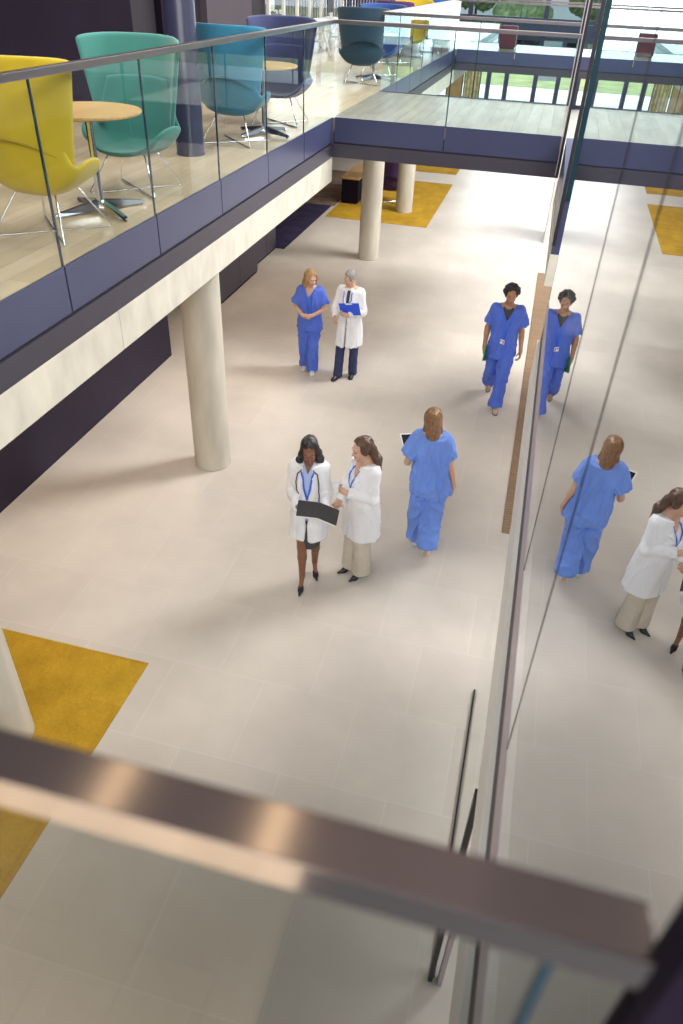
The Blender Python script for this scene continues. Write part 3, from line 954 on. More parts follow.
# ---- young man walking towards the camera ----------------------------------------
def nurse_man():
    f = Figure(male=True, EL=(.255, .05, 1.09), WL=(.285, -.045, .85), DL=(.05, -.25, -1), NL=(-1, 0, .1), CL=40,
               ER=(-.25, .06, 1.09), WR=(-.255, -.02, .85), DR=(.0, -.12, -1), NR=(1, .1, 0), CR=55,
               HL=(.085, -.02, .90), HR=(-.085, .02, .90), KL=(.075, -.16, .50), AL=(.05, -.20, .10), KR=(-.085, .06, .49), AR=(-.075, .40, .17),
               FL=(.08, -1, .0), FR=(-.02, -1, -.6), yaw=4, pitch=4, head=(.005, -.04, 1.59))
    r = person('young man with dark curly hair in blue scrubs walking towards the camera', (-.125, 10.2, 0), 4, 1.06, 'doctors and nurses in the atrium', 0.9)
    make_body(f, r, M['skin_tan']); brow(f, r, M['hair_black'])
    v = Vol((-.25, -.25, 1.1), (.25, .25, 1.5), .006)     # grey undershirt in the neckline
    v.loft(f.rows(.010, 1.12, 1.45), pw=2.2)
    v.op(lambda X, Y, Z: np.maximum(np.sqrt(X ** 2 + (Y - .0) ** 2) - .075, 1.40 - Z), (-.08, -.08, 1.40), (.08, .09, 1.5), 0, 'cut')
    us = link('undershirt', v.mesh('undershirt'), M['charcoal'], r, True)
    t, _, _ = add_top(f, r, 'scrubs_top', M['scrubs'], off=.024, z0=.74, flare=([.74, .9, 1.1, 1.25], [.215, .205, .190, .19], [.165, .160, .150, .14]),
                sleeve=.66, sr=(.076, .102), seed=12, amp=.019, fo=(10, 10, 3.2), vneck=(1.25, .5))
    add_trousers(f, r, 'scrubs_trousers', M['scrubs'], rk=.092, rh=.098, rt=.115, seed=13, amp=.018, hem=.03)
    add_shoes(f, r, M['beige_shoe'])
    h = hair_vol(f, zlow=-.05)
    hair_cap(h, f, .022, face=-.044, brow=.098, side=.0)
    rr = random.Random(3)
    for i in range(110):                              # curls spread evenly over the scalp
        sz = .05 + .95 * (i + .5) / 110
        a = i * 2.399963; e = math.asin(sz)
        if sz < .80 and math.sin(a) < -.25 and abs(math.cos(a)) < .93: continue
        q = rr.uniform(.94, 1.06)
        p = f.hp(math.cos(a) * math.cos(e) * .104 * q, .016 + math.sin(a) * math.cos(e) * .116 * q, .028 + sz * .108 * q)
        h.ell(p, (rr.uniform(.019, .026),) * 3, k=.006)
    link('hair', h.mesh('hair', strands(.006, 60, 60, 5)), M['hair_black'], r, True)
    b = surf([t, us])
    ribbon('lanyard', b, [(-.075, 1.39), (-.062, 1.30), (-.012, 1.08), (-.004, 1.04)], .018, M['lanyard'], r, .006)
    ribbon('lanyard', b, [(.075, 1.39), (.062, 1.30), (.006, 1.08), (-.002, 1.04)], .018, M['lanyard'], r, .008)
    bd = card('badge', b, -.012, 1.005, .085, .060, M['badge'], r)
    MB().box((-.036, -.0042, -.022), (-.012, -.0028, .020)).build('badge_photo', M['skin_tan'], bd)
    MB().box((-.004, -.0042, .000), (.034, -.0028, .014)).build('badge_print', M['lanyard'], bd)
    def bg(o):
        tag(o, 'green folder carried by the young man in blue scrubs', 'folder')
        MB().box((-.006, -.15, -.11), (.006, .15, .11), .003).build('cover', M['folder_green'], o)
        MB().box((-.004, -.145, -.112), (.004, .152, .108), .001).build('papers', M['badge'], o)
    held('green_folder', bg, r, (-.215, -.075, .78), axes((.97, -.25, 0), (.1, .35, 1)))
    return r

# ---- blonde nurse -----------------------------------------------------------------
def nurse_blonde():
    f = Figure(EL=(.235, .0, 1.085), WL=(.075, -.205, 1.035), DL=(-.88, -.42, -.10), NL=(-.1, .9, .2), CL=40,
               ER=(-.235, .0, 1.085), WR=(-.075, -.205, 1.02), DR=(.88, -.42, -.10), NR=(.1, .9, .2), CR=40,
               KL=(.075, -.09, .48), AL=(.065, -.09, .085), KR=(-.08, -.03, .48), AR=(-.075, .055, .085),
               FL=(.12, -1, 0), FR=(-.12, -1, 0), yaw=42, pitch=14, roll=4, head=(.01, -.02, 1.565))
    r = person('blonde nurse in blue scrubs and white shoes walking beside the grey haired doctor', (-3.07, 10.40, 0), 6, .95, 'doctors and nurses in the atrium')
    make_body(f, r, M['skin_fair']); brow(f, r, M['hair_blonde'])
    t, _, _ = add_top(f, r, 'scrubs_top', M['scrubs'], off=.022, z0=.74, flare=([.74, .9, 1.1, 1.25], [.205, .195, .172, .165], [.160, .152, .145, .135]),
            sleeve=.72, sr=(.074, .098), seed=15, amp=.015, fo=(10, 10, 3.2), vneck=(1.265, .5))
    add_trousers(f, r, 'scrubs_trousers', M['scrubs'], rk=.088, rh=.098, rt=.115, seed=16, amp=.016, hem=.035)
    add_shoes(f, r, M['white_shoe'], 'white')
    h = hair_vol(f)
    hair_cap(h, f, .018)
    for sx in (-1, 1):
        h.cone(f.hp(sx * .03, -.03, .105), f.hp(sx * .088, -.025, .0), .020, .026, k=.03)
        h.cone(f.hp(sx * .088, -.022, .0), f.hp(sx * .092, -.01, -.14), .026, .024, k=.02)
    h.cone(f.hp(0, .05, .03), f.hp(0, .080, -.13), .085, .072, k=.04)
    h.cone(f.hp(0, .080, -.13), f.hp(0, .075, -.20), .068, .045, k=.03)
    link('hair', h.mesh('hair', strands(.006, 46, 7, 6)), M['hair_blonde'], r, True)
    b = surf([t])
    ribbon('lanyard', b, [(-.070, 1.37), (-.060, 1.30), (-.012, 1.13), (-.002, 1.09)], .018, M['lanyard'], r, .006)
    ribbon('lanyard', b, [(.070, 1.37), (.060, 1.30), (.012, 1.13), (.002, 1.09)], .018, M['lanyard'], r, .008)
    return r

# ---- grey haired doctor -----------------------------------------------------------
def doctor_grey():
    f = Figure(male=True, EL=(.245, .0, 1.095), WL=(.045, -.235, 1.10), DL=(-.95, -.3, .12), NL=(0, .9, .3), CL=45,
               ER=(-.265, -.03, 1.12), WR=(-.175, -.235, 1.03), DR=(.15, -.9, -.2), NR=(.9, .2, 0), CR=80,
               KR=(-.105, -.12, .48), AR=(-.12, -.16, .085), KL=(.10, .0, .48), AL=(.09, .02, .085), FR=(-.22, -1, 0), FL=(.12, -1, 0),
               yaw=-48, pitch=14, roll=-2, head=(-.01, -.03, 1.585))
    r = person('grey haired man in long white coat and dark tie walking beside the blonde nurse', (-2.44, 10.40, 0), -6, .985, 'doctors and nurses in the atrium', 0.89)
    make_body(f, r, M['skin_fair']); brow(f, r, M['hair_grey'])
    sh = shirt(f, r, M['shirt_white'], vneck=(1.43, .5))
    c = long_coat(f, r, 18.0, hem=.56, open_w=.012, V=(1.13, .34), flare=([.56, .75, .95, 1.12], [.238, .222, .200, .185], [.225, .195, .162, .14]), sr=(.073, .062))
    add_trousers(f, r, 'trousers', M['navy_cloth'], rk=.074, rh=.078, rt=.105, seed=19, amp=.005, hem=.045)
    add_shoes(f, r, M['black_leather'])
    h = hair_vol(f, zlow=-.10)
    hair_cap(h, f, .013, face=-.046, brow=.088, side=-.03)
    link('hair', h.mesh('hair', strands(.006, 50, 20, 7)), M['hair_grey'], r, True)
    b = surf([sh, c])
    ribbon('tie', b, [(0, 1.44), (0, 1.36), (0, 1.14)], .052, M['tie'], r, .004, .004)
    ribbon('lanyard', b, [(-.072, 1.415), (-.075, 1.30), (-.060, 1.16), (-.050, 1.10)], .016, M['lanyard'], r, .006)
    ribbon('lanyard', b, [(.072, 1.415), (.070, 1.30), (-.02, 1.14), (-.045, 1.10)], .016, M['lanyard'], r, .008)
    def bp(o):
        tag(o, 'bright blue clipboard folder held by the grey haired doctor', 'clipboard')
        MB().box((-.155, -.004, -.105), (.155, .004, .105), .003).build('cover', M['folder_blue'], o)
        MB().box((-.150, .0045, -.10), (.150, .009, .10), .001).build('papers', M['badge'], o)
        MB().box((-.05, -.010, .085), (.05, -.003, .108), .002).build('clip', M['steel'], o)
    held('clipboard', bp, r, (.085, -.232, 1.195), axes((1, .05, .16), (-.12, -.30, 1)))
    return r

M['folder_dark'] = mat('dark_grey_folder', (.045, .045, .055), rough=.4, var=.1)
M['folder_green'] = mat('green_folder_card', (.05, .26, .08), rough=.5)
M['folder_blue'] = mat('blue_folder_plastic', (.012, .09, .80), rough=.35)
M['screen'] = mat('tablet_screen', (.02, .02, .025), rough=.1)
for fn in (doctor_folder, doctor_cup, nurse_away, nurse_man, nurse_blonde, doctor_grey):
    fn()
# ------------------------------------------------------------------ materials of the building
M['floor'] = tile_mat('stone_floor_tiles', (.57, .52, .462), (.60, .55, .492), (.63, .59, .54), .87, .857, .0045, rough=.36, loc=(.30, .16), var=.11, nscale=.75, spec=.4)
M['wood_floor'] = tile_mat('oak_plank_floor', (.53, .41, .265), (.64, .51, .355), (.36, .265, .17), 1.8, .19, .0025, rough=.24, swap=True, offset=.37, var=.10, nscale=1.2)
M['bridge_wood'] = tile_mat('grey_oak_planks', (.27, .245, .195), (.32, .29, .235), (.18, .16, .12), 1.8, .19, .002, rough=.26, swap=True, offset=.37, var=.16, nscale=1.2, spec=.3)
M['wood_top'] = mat('oak_veneer', (.58, .36, .15), rough=.4, var=.14, scale=3, stretch=(1, 14, 1))
M['navy'] = mat('navy_painted_panel', (.048, .055, .125), rough=.32, var=.05, scale=1.2)
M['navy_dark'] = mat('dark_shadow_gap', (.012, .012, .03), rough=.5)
M['ledge'] = mat('grey_violet_steel', (.046, .040, .060), rough=.45, var=.05, scale=2)
M['concrete'] = mat('pale_concrete', (.68, .64, .54), rough=.75, var=.12, scale=4.5, bump=.12, bscale=40, stretch=(1, 1, .5))
M['concrete_col'] = mat('column_concrete', (.56, .52, .43), rough=.75, var=.11, scale=2.6, bump=.15, bscale=30, stretch=(2.5, 2.5, .6))
M['wall_navy'] = mat('aubergine_wall_paint', (.013, .009, .019), rough=.7, var=.08, scale=2, spec=.05)
M['wall_grey'] = mat('mauve_grey_wall_paint', (.085, .072, .092), rough=.6, var=.06, scale=2, spec=.2)
M['black'] = mat('black_opening', (.012, .010, .018), rough=.6)
M['near_rail'] = mat('dark_brushed_steel', (.60, .545, .535), rough=.13, metal=1, var=.06, scale=3, stretch=(1, .2, 8))
M['rail_steel'] = mat('brushed_rail_steel', (.25, .225, .23), rough=.28, metal=1, var=.10, scale=3, stretch=(1, .2, 8))
M['chrome'] = mat('chrome', (.80, .80, .82), rough=.10, metal=1, var=.02)
M['alu'] = mat('brushed_aluminium', (.56, .49, .54), rough=.4, metal=.6, var=.06)
M['white_paint'] = mat('white_paint', (.80, .79, .76), rough=.5, var=.03)
M['rug'] = tile_mat('mustard_carpet_tiles', (.50, .305, .028), (.42, .245, .022), (.40, .23, .02), .5, .5, .003, rough=.95, var=.16, nscale=3, bump=.3, spec=.1, fine=.25)
M['rug_purple'] = tile_mat('dark_purple_carpet', (.035, .030, .065), (.045, .035, .08), (.03, .025, .055), .5, .5, .002, rough=.95, var=.3, nscale=3, spec=.1, fine=.3)
M['rug_brown'] = tile_mat('brown_patterned_carpet', (.19, .13, .10), (.25, .18, .14), (.17, .12, .09), .25, .12, .002, rough=.95, var=.3, nscale=4, spec=.1, fine=.3)
M['grille'] = tile_mat('slatted_floor_grille', (.27, .175, .10), (.23, .145, .08), (.15, .095, .05), 3.0, .055, .006, rough=.5, var=.12, nscale=4)
M['glass'] = glass_mat('railing_glass', (.93, .96, .955), 1.25)
M['teal_glass'] = glass_mat('teal_tinted_railing_glass', (.925, .975, .975), 1.28)
M['glass_dim'] = glass_mat('tinted_railing_glass', (.78, .80, .80), 1.12)
M['mirror_glass'] = glass_mat('tall_partition_glass', (.60, .63, .64), 1.7, refl=(.95, .97, .99), base=.66)
M['clear_glass'] = glass_mat('window_glass', (.93, .97, .96), 1.3)
M['glass_edge'] = mat('dark_teal_glass_edge', (.008, .035, .055), rough=.25)
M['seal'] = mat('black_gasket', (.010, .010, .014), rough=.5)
M['mosaic'] = tile_mat('gold_mosaic', (.62, .46, .12), (.30, .22, .08), (.70, .62, .40), .16, .16, .03, rough=.4, var=.5, nscale=6)

# ------------------------------------------------------------------ floors and rugs
struct(box('floor', (-10, -3, -.2), (7, 43, 0), M['floor']), 'pale beige stone tiled atrium floor', 'floor')
def rug(label, lo, hi, m, t=.008):
    return tag(box('rug', (*lo, 0), (*hi, t), m), label, 'rug')
rug('mustard yellow rug around the near left column', (-5.35, .6), (-2.695, 4.02), M['rug'])
rug('mustard yellow rug around the two far columns beneath the bridge', (-5.3, 19.2), (-2.62, 24.2), M['rug'])
rug('mustard yellow rug furthest away, partly hidden behind the bridge', (-5.8, 25.6), (-2.70, 28.2), M['rug'])
rug('dark purple rug on the ground floor beyond the navy cabinets', (-8.6, 16.2), (-5.42, 20.3), M['rug_purple'])
rug('brown patterned rug behind the reception counter', (-8.6, 20.32), (-5.35, 24.6), M['rug_brown'])
tag(box('floor_grille', (.29, 7.0, 0), (.85, 16.66, .012), M['grille'], bev=.003), 'long brown slatted grille set in the floor beneath the tall glass', 'floor grille')

# ------------------------------------------------------------------ columns
def column(label, y, top=2.52, r=.226, x=-3.462):
    return struct(MB().lathe([(r - .012, 0), (r, .010), (r, top), (0, top)], (x, y, 0), 48).build('column', M['concrete_col'], angle=40), label, 'column')
column('round concrete column standing on the near left yellow rug', 2.98)
column('round concrete column beside the dark aubergine wall', 7.37)
column('round concrete column at the front edge of the far yellow rug', 16.30, 2.9)
column('second round concrete column standing within the far yellow rug', 20.52, 2.9)

# ------------------------------------------------------------------ left balcony (first floor)
ZF, ZT = 3.40, 3.41
struct(box('balcony_floor', (-9.6, -3, 3.22), (-3.225, 43, ZF), M['wood_floor']), 'oak plank floor of the left balcony', 'floor')
struct(box('bridge_floor', (-3.2252, 11.962, 3.24), (.222, 15.29, ZF - .0005), M['bridge_wood']), 'oak plank floor of the near bridge', 'floor')
struct(box('far_bridge_floor', (-3.2252, 26.01, 3.24), (5.5, 29.4, ZF - .0005), M['wood_floor']), 'pale floor of the far bridge', 'floor')
def edge_beam(y0, y1, joints, label):
    r = empty('balcony_beam', (-3.2, y0, 2.51)); struct(r, label, 'beam')
    ys = [y0] + joints + [y1]
    for a, b in zip(ys, ys[1:]):
        o = box('beam_segment', (-.45, a - y0 + .004, 0), (0, b - y0 - .004, .345), M['concrete'], r, .006)
    box('soffit', (-6.3, 0, .10), (-.45, y1 - y0, .70), M['white_paint'], r)
    box('ledge', (-.40, 0, .345), (-.004, y1 - y0, .535), M['ledge'], r)
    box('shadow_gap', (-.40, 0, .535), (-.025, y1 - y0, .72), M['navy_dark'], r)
    return r
edge_beam(-3, 11.96, [5.228, 9.6], 'pale concrete edge beam of the near left balcony')
edge_beam(15.28, 43, [19.6, 24, 30], 'pale concrete edge beam of the left balcony beyond the bridge')
def bridge_beam(y, x0, x1, face, label):
    r = empty('bridge_beam', (x0, y, 2.86)); struct(r, label, 'beam')
    w = x1 - x0
    a, b = (0, .3) if face < 0 else (-.3, 0)
    box('lower_band', (0, a + .004 * (face < 0), 0), (w, b - .004 * (face > 0), .19), M['ledge'], r)
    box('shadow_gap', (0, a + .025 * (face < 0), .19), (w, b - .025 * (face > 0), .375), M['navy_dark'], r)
    return r
bridge_beam(11.95, -3.2, .225, -1, 'front edge beam of the near bridge')
bridge_beam(15.30, -3.2, .225, 1, 'rear edge beam of the near bridge')
bridge_beam(26.0, -3.2, 5.5, -1, 'front edge beam of the far bridge')
bridge_beam(29.4, -3.2, 5.5, 1, 'rear edge beam of the far bridge')
struct(box('bridge_slab', (-3.2, 12.2, 2.88), (.222, 15.05, 3.24), M['ledge']), 'underside slab of the near bridge', 'slab')
struct(box('far_bridge_slab', (-3.2, 26.3, 2.88), (5.5, 29.1, 3.24), M['ledge']), 'underside slab of the far bridge', 'slab')

# ------------------------------------------------------------------ glass railings
def railing(label, p0, p1, seams, out, glass=None, fascia=True, ztop=4.63, z0=3.075, ends=True):
    """along p0 -> p1; out = unit vector away from the walkway; panes between the seams (distances from p0)"""
    p0 = Vector((*p0, 0)); p1 = Vector((*p1, 0)); L = (p1 - p0).length
    r = empty('glass_railing', p0 + Vector((0, 0, z0)))
    d = (p1 - p0).normalized()
    o = Vector((*out, 0))
    r.matrix_world = Matrix.Translation(p0 + Vector((0, 0, z0))) @ Matrix((d, o, Vector((0, 0, 1)))).transposed().to_4x4() if d.cross(o).z > 0 else \
        Matrix.Translation(p0 + Vector((0, 0, z0))) @ Matrix((d, -o, Vector((0, 0, 1)))).transposed().to_4x4()
    s = 1 if d.cross(o).z > 0 else -1
    tag(r, label, 'railing')
    def B(name, x0, x1, y0, y1, za, zb, m, bev=0):
        ya, yb = sorted((s * y0, s * y1))
        return box(name, (x0, ya, za - z0), (x1, yb, zb - z0), m, r, bev)
    cuts = [0] + seams + [L]
    for a, b in zip(cuts, cuts[1:]):
        B('glass_pane', a + .008, b - .008, -.018, -.006, ZT - .01, ztop - .045, glass or M['glass'])
        if fascia: B('fascia_panel', a + .009, b - .009, -.022, 0, z0, ZT, M['navy'])
    for c in seams:
        B('glass_edge', c - .008, c + .008, -.0185, -.0055, ZT - .01, ztop - .05, M['glass_edge'])
    B('handrail', 0, L, -.050, .012, ztop - .05, ztop, M['rail_steel'], .004)
    return r
railing('long glass railing with steel handrail along the near left balcony', (-3.2, 1.67), (-3.2, 11.95), [1.465 * k for k in range(1, 7)], (1, 0))
railing('glass railing along the front of the near bridge', (-3.186, 11.95), (.166, 11.95), [1.686], (0, -1), M['teal_glass'])
railing('glass railing along the rear of the near bridge', (-3.186, 15.30), (.166, 15.30), [1.686], (0, 1), M['teal_glass'])
railing('glass railing of the left balcony between the two bridges', (-3.2, 15.30), (-3.2, 26.0), [1.53 * k for k in range(1, 7)], (1, 0), M['teal_glass'])
railing('glass railing along the front of the far bridge', (-3.186, 26.0), (5.5, 26.0), [1.74 * k for k in range(1, 5)], (0, -1), M['teal_glass'])
railing('glass railing along the rear of the far bridge', (-3.186, 29.4), (5.5, 29.4), [1.74 * k for k in range(1, 5)], (0, 1), M['teal_glass'])
# slim posts where the bridge meets the tall glass
for x, y, lab in ((.205, 11.93, 'slim dark post at the front right corner of the near bridge'), (.205, 15.32, 'slim dark post at the rear right corner of the near bridge')):
    p = empty('railing_post', (x, y, 2.9)); tag(p, lab, 'post')
    box('post', (-.018, -.022, 0), (.018, .022, 3.2), M['seal'], p, .003)
    box('cover_strip', (-.034, -.012, 0), (-.020, .012, 3.2), M['alu'], p, .002)

# ------------------------------------------------------------------ tall glass on the right
XG = .25
g = empty('glass_partition', (XG, .40, 2.0))
tag(g, 'tall reflective glass partition rising along the right of the atrium', 'glass wall')
for a, b in ((.37, 1.725), (1.735, 2.745), (2.755, 6.45)):
    box('glass_pane', (0, a - .4, .96), (.012, b - .4, 4.6), M['mirror_glass'], g)
for y in (1.33, 2.35): box('seam', (-.0015, y - .004, .965), (.010, y + .004, 4.6), M['seal'], g)
box('edge_trim', (-.001, 6.05, .70), (.014, 6.056, 4.6), M['glass_edge'], g)
box('base_shoe', (-.003, 0, .775), (.03, 6.05, .965), M['alu'], g, .003)
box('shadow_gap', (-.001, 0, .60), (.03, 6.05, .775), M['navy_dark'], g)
b = box('base_slab', (-.028, 0, .20), (.10, 6.05, .60), mat('gloss_white_trim', (.88, .86, .80), rough=.35, var=.02), g, .004)
# landing on the right of the bridge
l = empty('landing', (.228, 8.2, 2.51)); struct(l, 'edge of the landing where the near bridge meets the tall glass', 'landing')
box('slab', (0, 0, 0), (3.2, 3.72, .34), M['concrete'], l, .004)
box('fascia', (.006, .006, .34), (3.2, 3.72, .89), M['navy'], l)
p = empty('mullion', (.245, 8.19, 2.95)); tag(p, 'dark upright mullion at the corner of the landing', 'post')
box('mullion_bar', (-.018, -.02, 0), (.018, .02, 3.6), M['seal'], p, .002)
box('edge_glass', (.020, -.012, .45), (.085, .012, 3.6), M['glass_edge'], p)
# ground floor glass screen under it
s = empty('glass_screen', (.25, 2.13, 0)); tag(s, 'ground floor glass screen with a black channel beneath the tall glass', 'glass screen')
box('floor_channel', (-.012, 0, 0), (.012, 2.43, .022), M['seal'], s)
box('glass_pane', (-.005, .03, .022), (.005, 2.43, 2.06), M['glass'], s)
box('door_jamb', (-.030, -.03, 0), (.0, .03, 2.06), M['seal'], s, .003)
box('pale_strip', (.03, -.04, 0), (.06, .02, 2.06), M['alu'], s)
# white pillars seen faintly behind the glass
for x0, x1, y0, lab in ((2.45, 3.25, 18.3, 'white square pillar standing behind the tall glass beyond the bridge'), (3.05, 3.65, 15.7, 'white pillar on a plinth behind the tall glass')):
    p = empty('pillar', ((x0 + x1) / 2, y0 + .3, 0)); struct(p, lab, 'pillar')
    w = (x1 - x0) / 2
    box('shaft', (-w, -.3, .30), (w, .3, 2.5), M['white_paint'], p, .01)
    box('plinth', (-w - .06, -.36, 0), (w + .06, .36, .32), M['white_paint'], p, .015)
p = empty('door_panel', (.34, 19.0, 0)); tag(p, 'pale narrow door panel standing open beyond the bridge', 'door')
box('leaf', (-.03, -.02, 0), (.05, 1.0, 2.1), M['white_paint'], p, .005)
box('closer', (-.05, .1, 1.95), (-.03, .35, 2.02), M['seal'], p, .003)

# ------------------------------------------------------------------ the photographer's railing
r = empty('glass_railing', (0, .30, 3.2)); tag(r, 'near brushed steel handrail on glass crossing the foreground', 'railing')
hr = MB().box((-2.4, -.010, 1.375), (.186, .038, 1.42), .0015).build('handrail', M['near_rail'] if 'near_rail' in M else M['rail_steel'], r)
box('glass_pane', (-2.4, .008, .2), (.122, .020, 1.376), M['glass_dim'], r)
box('glass_pane', (.128, .008, .2), (.20, .020, 1.376), M['glass_dim'], r)
box('glass_edge', (.1215, .007, .2), (.1285, .021, 1.376), M['glass_edge'], r)
p = empty('mullion', (.225, .355, 0)); tag(p, 'dark steel mullion beside the end of the near handrail', 'post')
box('mullion_bar', (-.022, -.065, 0), (.022, -.02, 6.6), M['wall_navy'], p, .004)
box('gasket', (-.010, -.02, 0), (.012, -.008, 6.6), M['seal'], p)
box('end_cap', (.022, -.03, 0), (.075, .012, 6.6), M['seal'], p)

struct(box('walkway_floor', (-2.4, -4, 3.1), (1.9, .275, 3.4), M['wood_floor']), 'floor of the upper walkway behind the near handrail', 'floor')
struct(box('rail_reflection_patch', (-.26, -1.6, 3.4), (1.8, .24, 3.412), M['seal']), 'unseen dark patch added to darken the near handrail reflection', 'floor')  # unseen patch added so the near rail's front mirrors dark on its right

# ------------------------------------------------------------------ ground floor, left
struct(box('wall_left', (-5.75, -3, 0), (-5.36, 10.16, 2.6), mat('aubergine_laminate', (.027, .020, .040), rough=.55, var=.06, spec=.2)), 'dark aubergine wall under the left balcony', 'wall')
struct(box('wall_back', (-9.9, -3, 0), (-9.6, 43, 3.2), M['wall_grey']), 'back wall under the left balcony', 'wall')
M['cupboard'] = mat('dark_violet_laminate', (.040, .034, .060), rough=.4)
def cabinet(label, lo, hi, doors, h, m=None, top=None):
    c = empty('cabinet', (hi[0], lo[1], .008 if top else 0)); tag(c, label, 'cabinet')
    w, d = hi[0] - lo[0], hi[1] - lo[1]
    box('body', (-w, 0, 0), (-.02, d, h), m or M['wall_navy'], c, .004)
    for i in range(doors):
        a, b = d * i / doors, d * (i + 1) / doors
        q = box('door', (-.02, a + .004, .05), (0, b - .004, h - .01), M['cupboard'] if m is None else m, c, .003)
        box('handle', (0, b - .09, h * .5 - .08), (.02, b - .075, h * .5 + .08), M['alu'], q, .003)
    if top: box('top', (-w - .02, -.03, h), (.03, d + .03, h + .05), top, c, .006)
    return c
cabinet('large navy cupboard block beneath the balcony behind the column', (-6.6, 12.5), (-5.44, 14.5), 2, 2.3)
cabinet('navy cupboard block further along beside the dark purple rug', (-6.6, 14.9), (-5.60, 16.15), 2, 2.3)
cabinet('dark reception counter with an orange wood top on the yellow rug', (-5.26, 20.72), (-4.80, 22.5), 3, .62, M['wall_navy'], M['wood_top'])

# ------------------------------------------------------------------ first floor back wall
XW = -6.8
struct(box('wall_back_upper', (XW - .3, -3, 3.4), (XW, 12.78, 7.0), M['wall_navy']), 'dark navy back wall of the near left balcony', 'wall')
struct(box('wall_upper_grey', (XW - .3, 15.75, 3.4), (XW + .02, 18.2, 7.0), M['wall_grey']), 'mauve grey back wall of the balcony behind the blue chair', 'wall')
struct(box('wall_upper_middle', (XW - .3, 13.85, 3.4), (XW, 15.2, 7.0), M['wall_navy']), 'dark navy pier of the balcony back wall between two black doorways', 'wall')
struct(box('door_4', (XW - .35, 15.2, 3.4), (XW - .12, 15.75, 7.0), M['black']), 'narrow black doorway behind the petrol blue chair', 'doorway')
struct(box('door_1', (XW - .35, 12.78, 3.4), (XW - .12, 13.85, 7.0), M['black']), 'black doorway in the balcony back wall', 'doorway')
struct(box('door_2', (XW - .3, 18.2, 3.4), (XW - .1, 19.4, 7.0), M['black']), 'narrow dark doorway in the balcony back wall', 'doorway')
M['navy_col'] = mat('deep_navy_column_paint', (.028, .032, .068), rough=.3, var=.05)
navc = MB().lathe([(.0, 0), (.165, 0), (.165, .02), (.16, .03), (.16, 3.6), (0, 3.6)], (-4.02, 8.62, ZF), 40).build('column', M['navy_col'], angle=40)
struct(navc, 'navy round column on the balcony between the teal chair and blue chair', 'column')
w = empty('window_2', (XW, 19.4, ZF)); struct(w, 'white framed window run at the far end of the balcony', 'window')
for k in range(9):
    y = k * 1.1
    box('frame', (-.06, y - .035, 0), (.02, y + .035, 3.4), M['white_paint'], w)
for z in (.35, 1.5, 2.6):
    box('rail', (-.05, 0, z - .03), (.01, 8.8, z + .03), M['white_paint'], w)
box('glass_pane', (-.03, 0, 0), (-.018, 8.8, 3.4), M['clear_glass'], w)

# ------------------------------------------------------------------ far glazed wall and outside
def glazed(name, label, z0, z1, xs, y, tr):
    w = empty(name, (xs[0], y, z0)); struct(w, label, 'window')
    for x in xs:
        box('mullion', (x - xs[0] - .11, -.12, 0), (x - xs[0] + .11, .12, z1 - z0), M['navy'], w)
    for z in tr: box('transom', (0, -.1, z - z0 - .08), (xs[-1] - xs[0], .1, z - z0 + .08), M['navy'], w)
    for a, b in zip(xs, xs[1:]):
        box('glass_pane', (a - xs[0] + .11, -.01, .02), (b - xs[0] - .11, .01, z1 - z0 - .02), M['clear_glass'], w)
    return w
glazed('window_1', 'tall ground floor glazing with navy mullions at the far end', 0, 2.95, [-9.4, -8, -6.6, -5.2, -3.5, -2.62, -1.2, -.1, .85, 2.0, 3.2, 4.6, 6.0, 7.0], 43.1, (.1, 2.85))
glazed('window_3', 'upper floor glazing at the far end above the far bridge', 3.5, 7.0, [-9.4, -7.2, -4.8, -1.2, 1.2, 3.6, 6.0, 7.0], 43.1, (3.6, 6.9))
struct(box('far_slab', (-9.6, 42.9, 2.95), (7, 43.3, 3.5), M['navy']), 'navy slab edge between the far windows', 'slab')
for x, lab in ((-4.15, 'gold mosaic screen standing left of the far windows'), (-5.0, 'olive grey screen beside the gold mosaic screen')):
    p = empty('screen', (x, 41.6, 0)); tag(p, lab, 'screen')
    box('panel', (-.36, -.03, .05), (.36, .03, 2.0), M['mosaic'] if x > -4.5 else M['wood_top'], p)
    box('frame', (-.40, -.05, 0), (-.36, .05, 2.05), M['navy'], p); box('frame', (.36, -.05, 0), (.40, .05, 2.05), M['navy'], p)
struct(box('blind', (-1.08, 42.9, 1.15), (-.22, 42.94, 2.80), mat('pale_blind', (.62, .68, .74), rough=.7)), 'pale roller blind half drawn in a far window', 'blind')
struct(box('pavement', (-70, 43.4, -.3), (70, 51, -.02), mat('white_paving', (.82, .80, .76), rough=.8, var=.05, scale=1)), 'bright white paving outside the far windows', 'pavement')
struct(box('lawn', (-90, 51, -.3), (90, 140, 0), mat('lawn_grass', (.30, .33, .15), rough=.9, var=.25, scale=1)), 'green lawn outside the far windows', 'lawn')
leafm = mat('tree_leaves', (.26, .33, .17), rough=.8, var=.4, scale=3)
bark = mat('tree_bark', (.12, .08, .05), rough=.9)
rt = random.Random(5)
TREES = [(-14, 74, 5.5, 'broad green tree outside, left of the far windows'), (-8.5, 80, 6.5, 'tall green tree outside behind the gold mosaic screen'), (-4, 72, 4.2, 'small round green tree outside the far windows'), (1.5, 78, 6.0, 'green tree outside above the far bridge stool'), (6.5, 73, 5.0, 'green tree outside at the right of the far windows')]
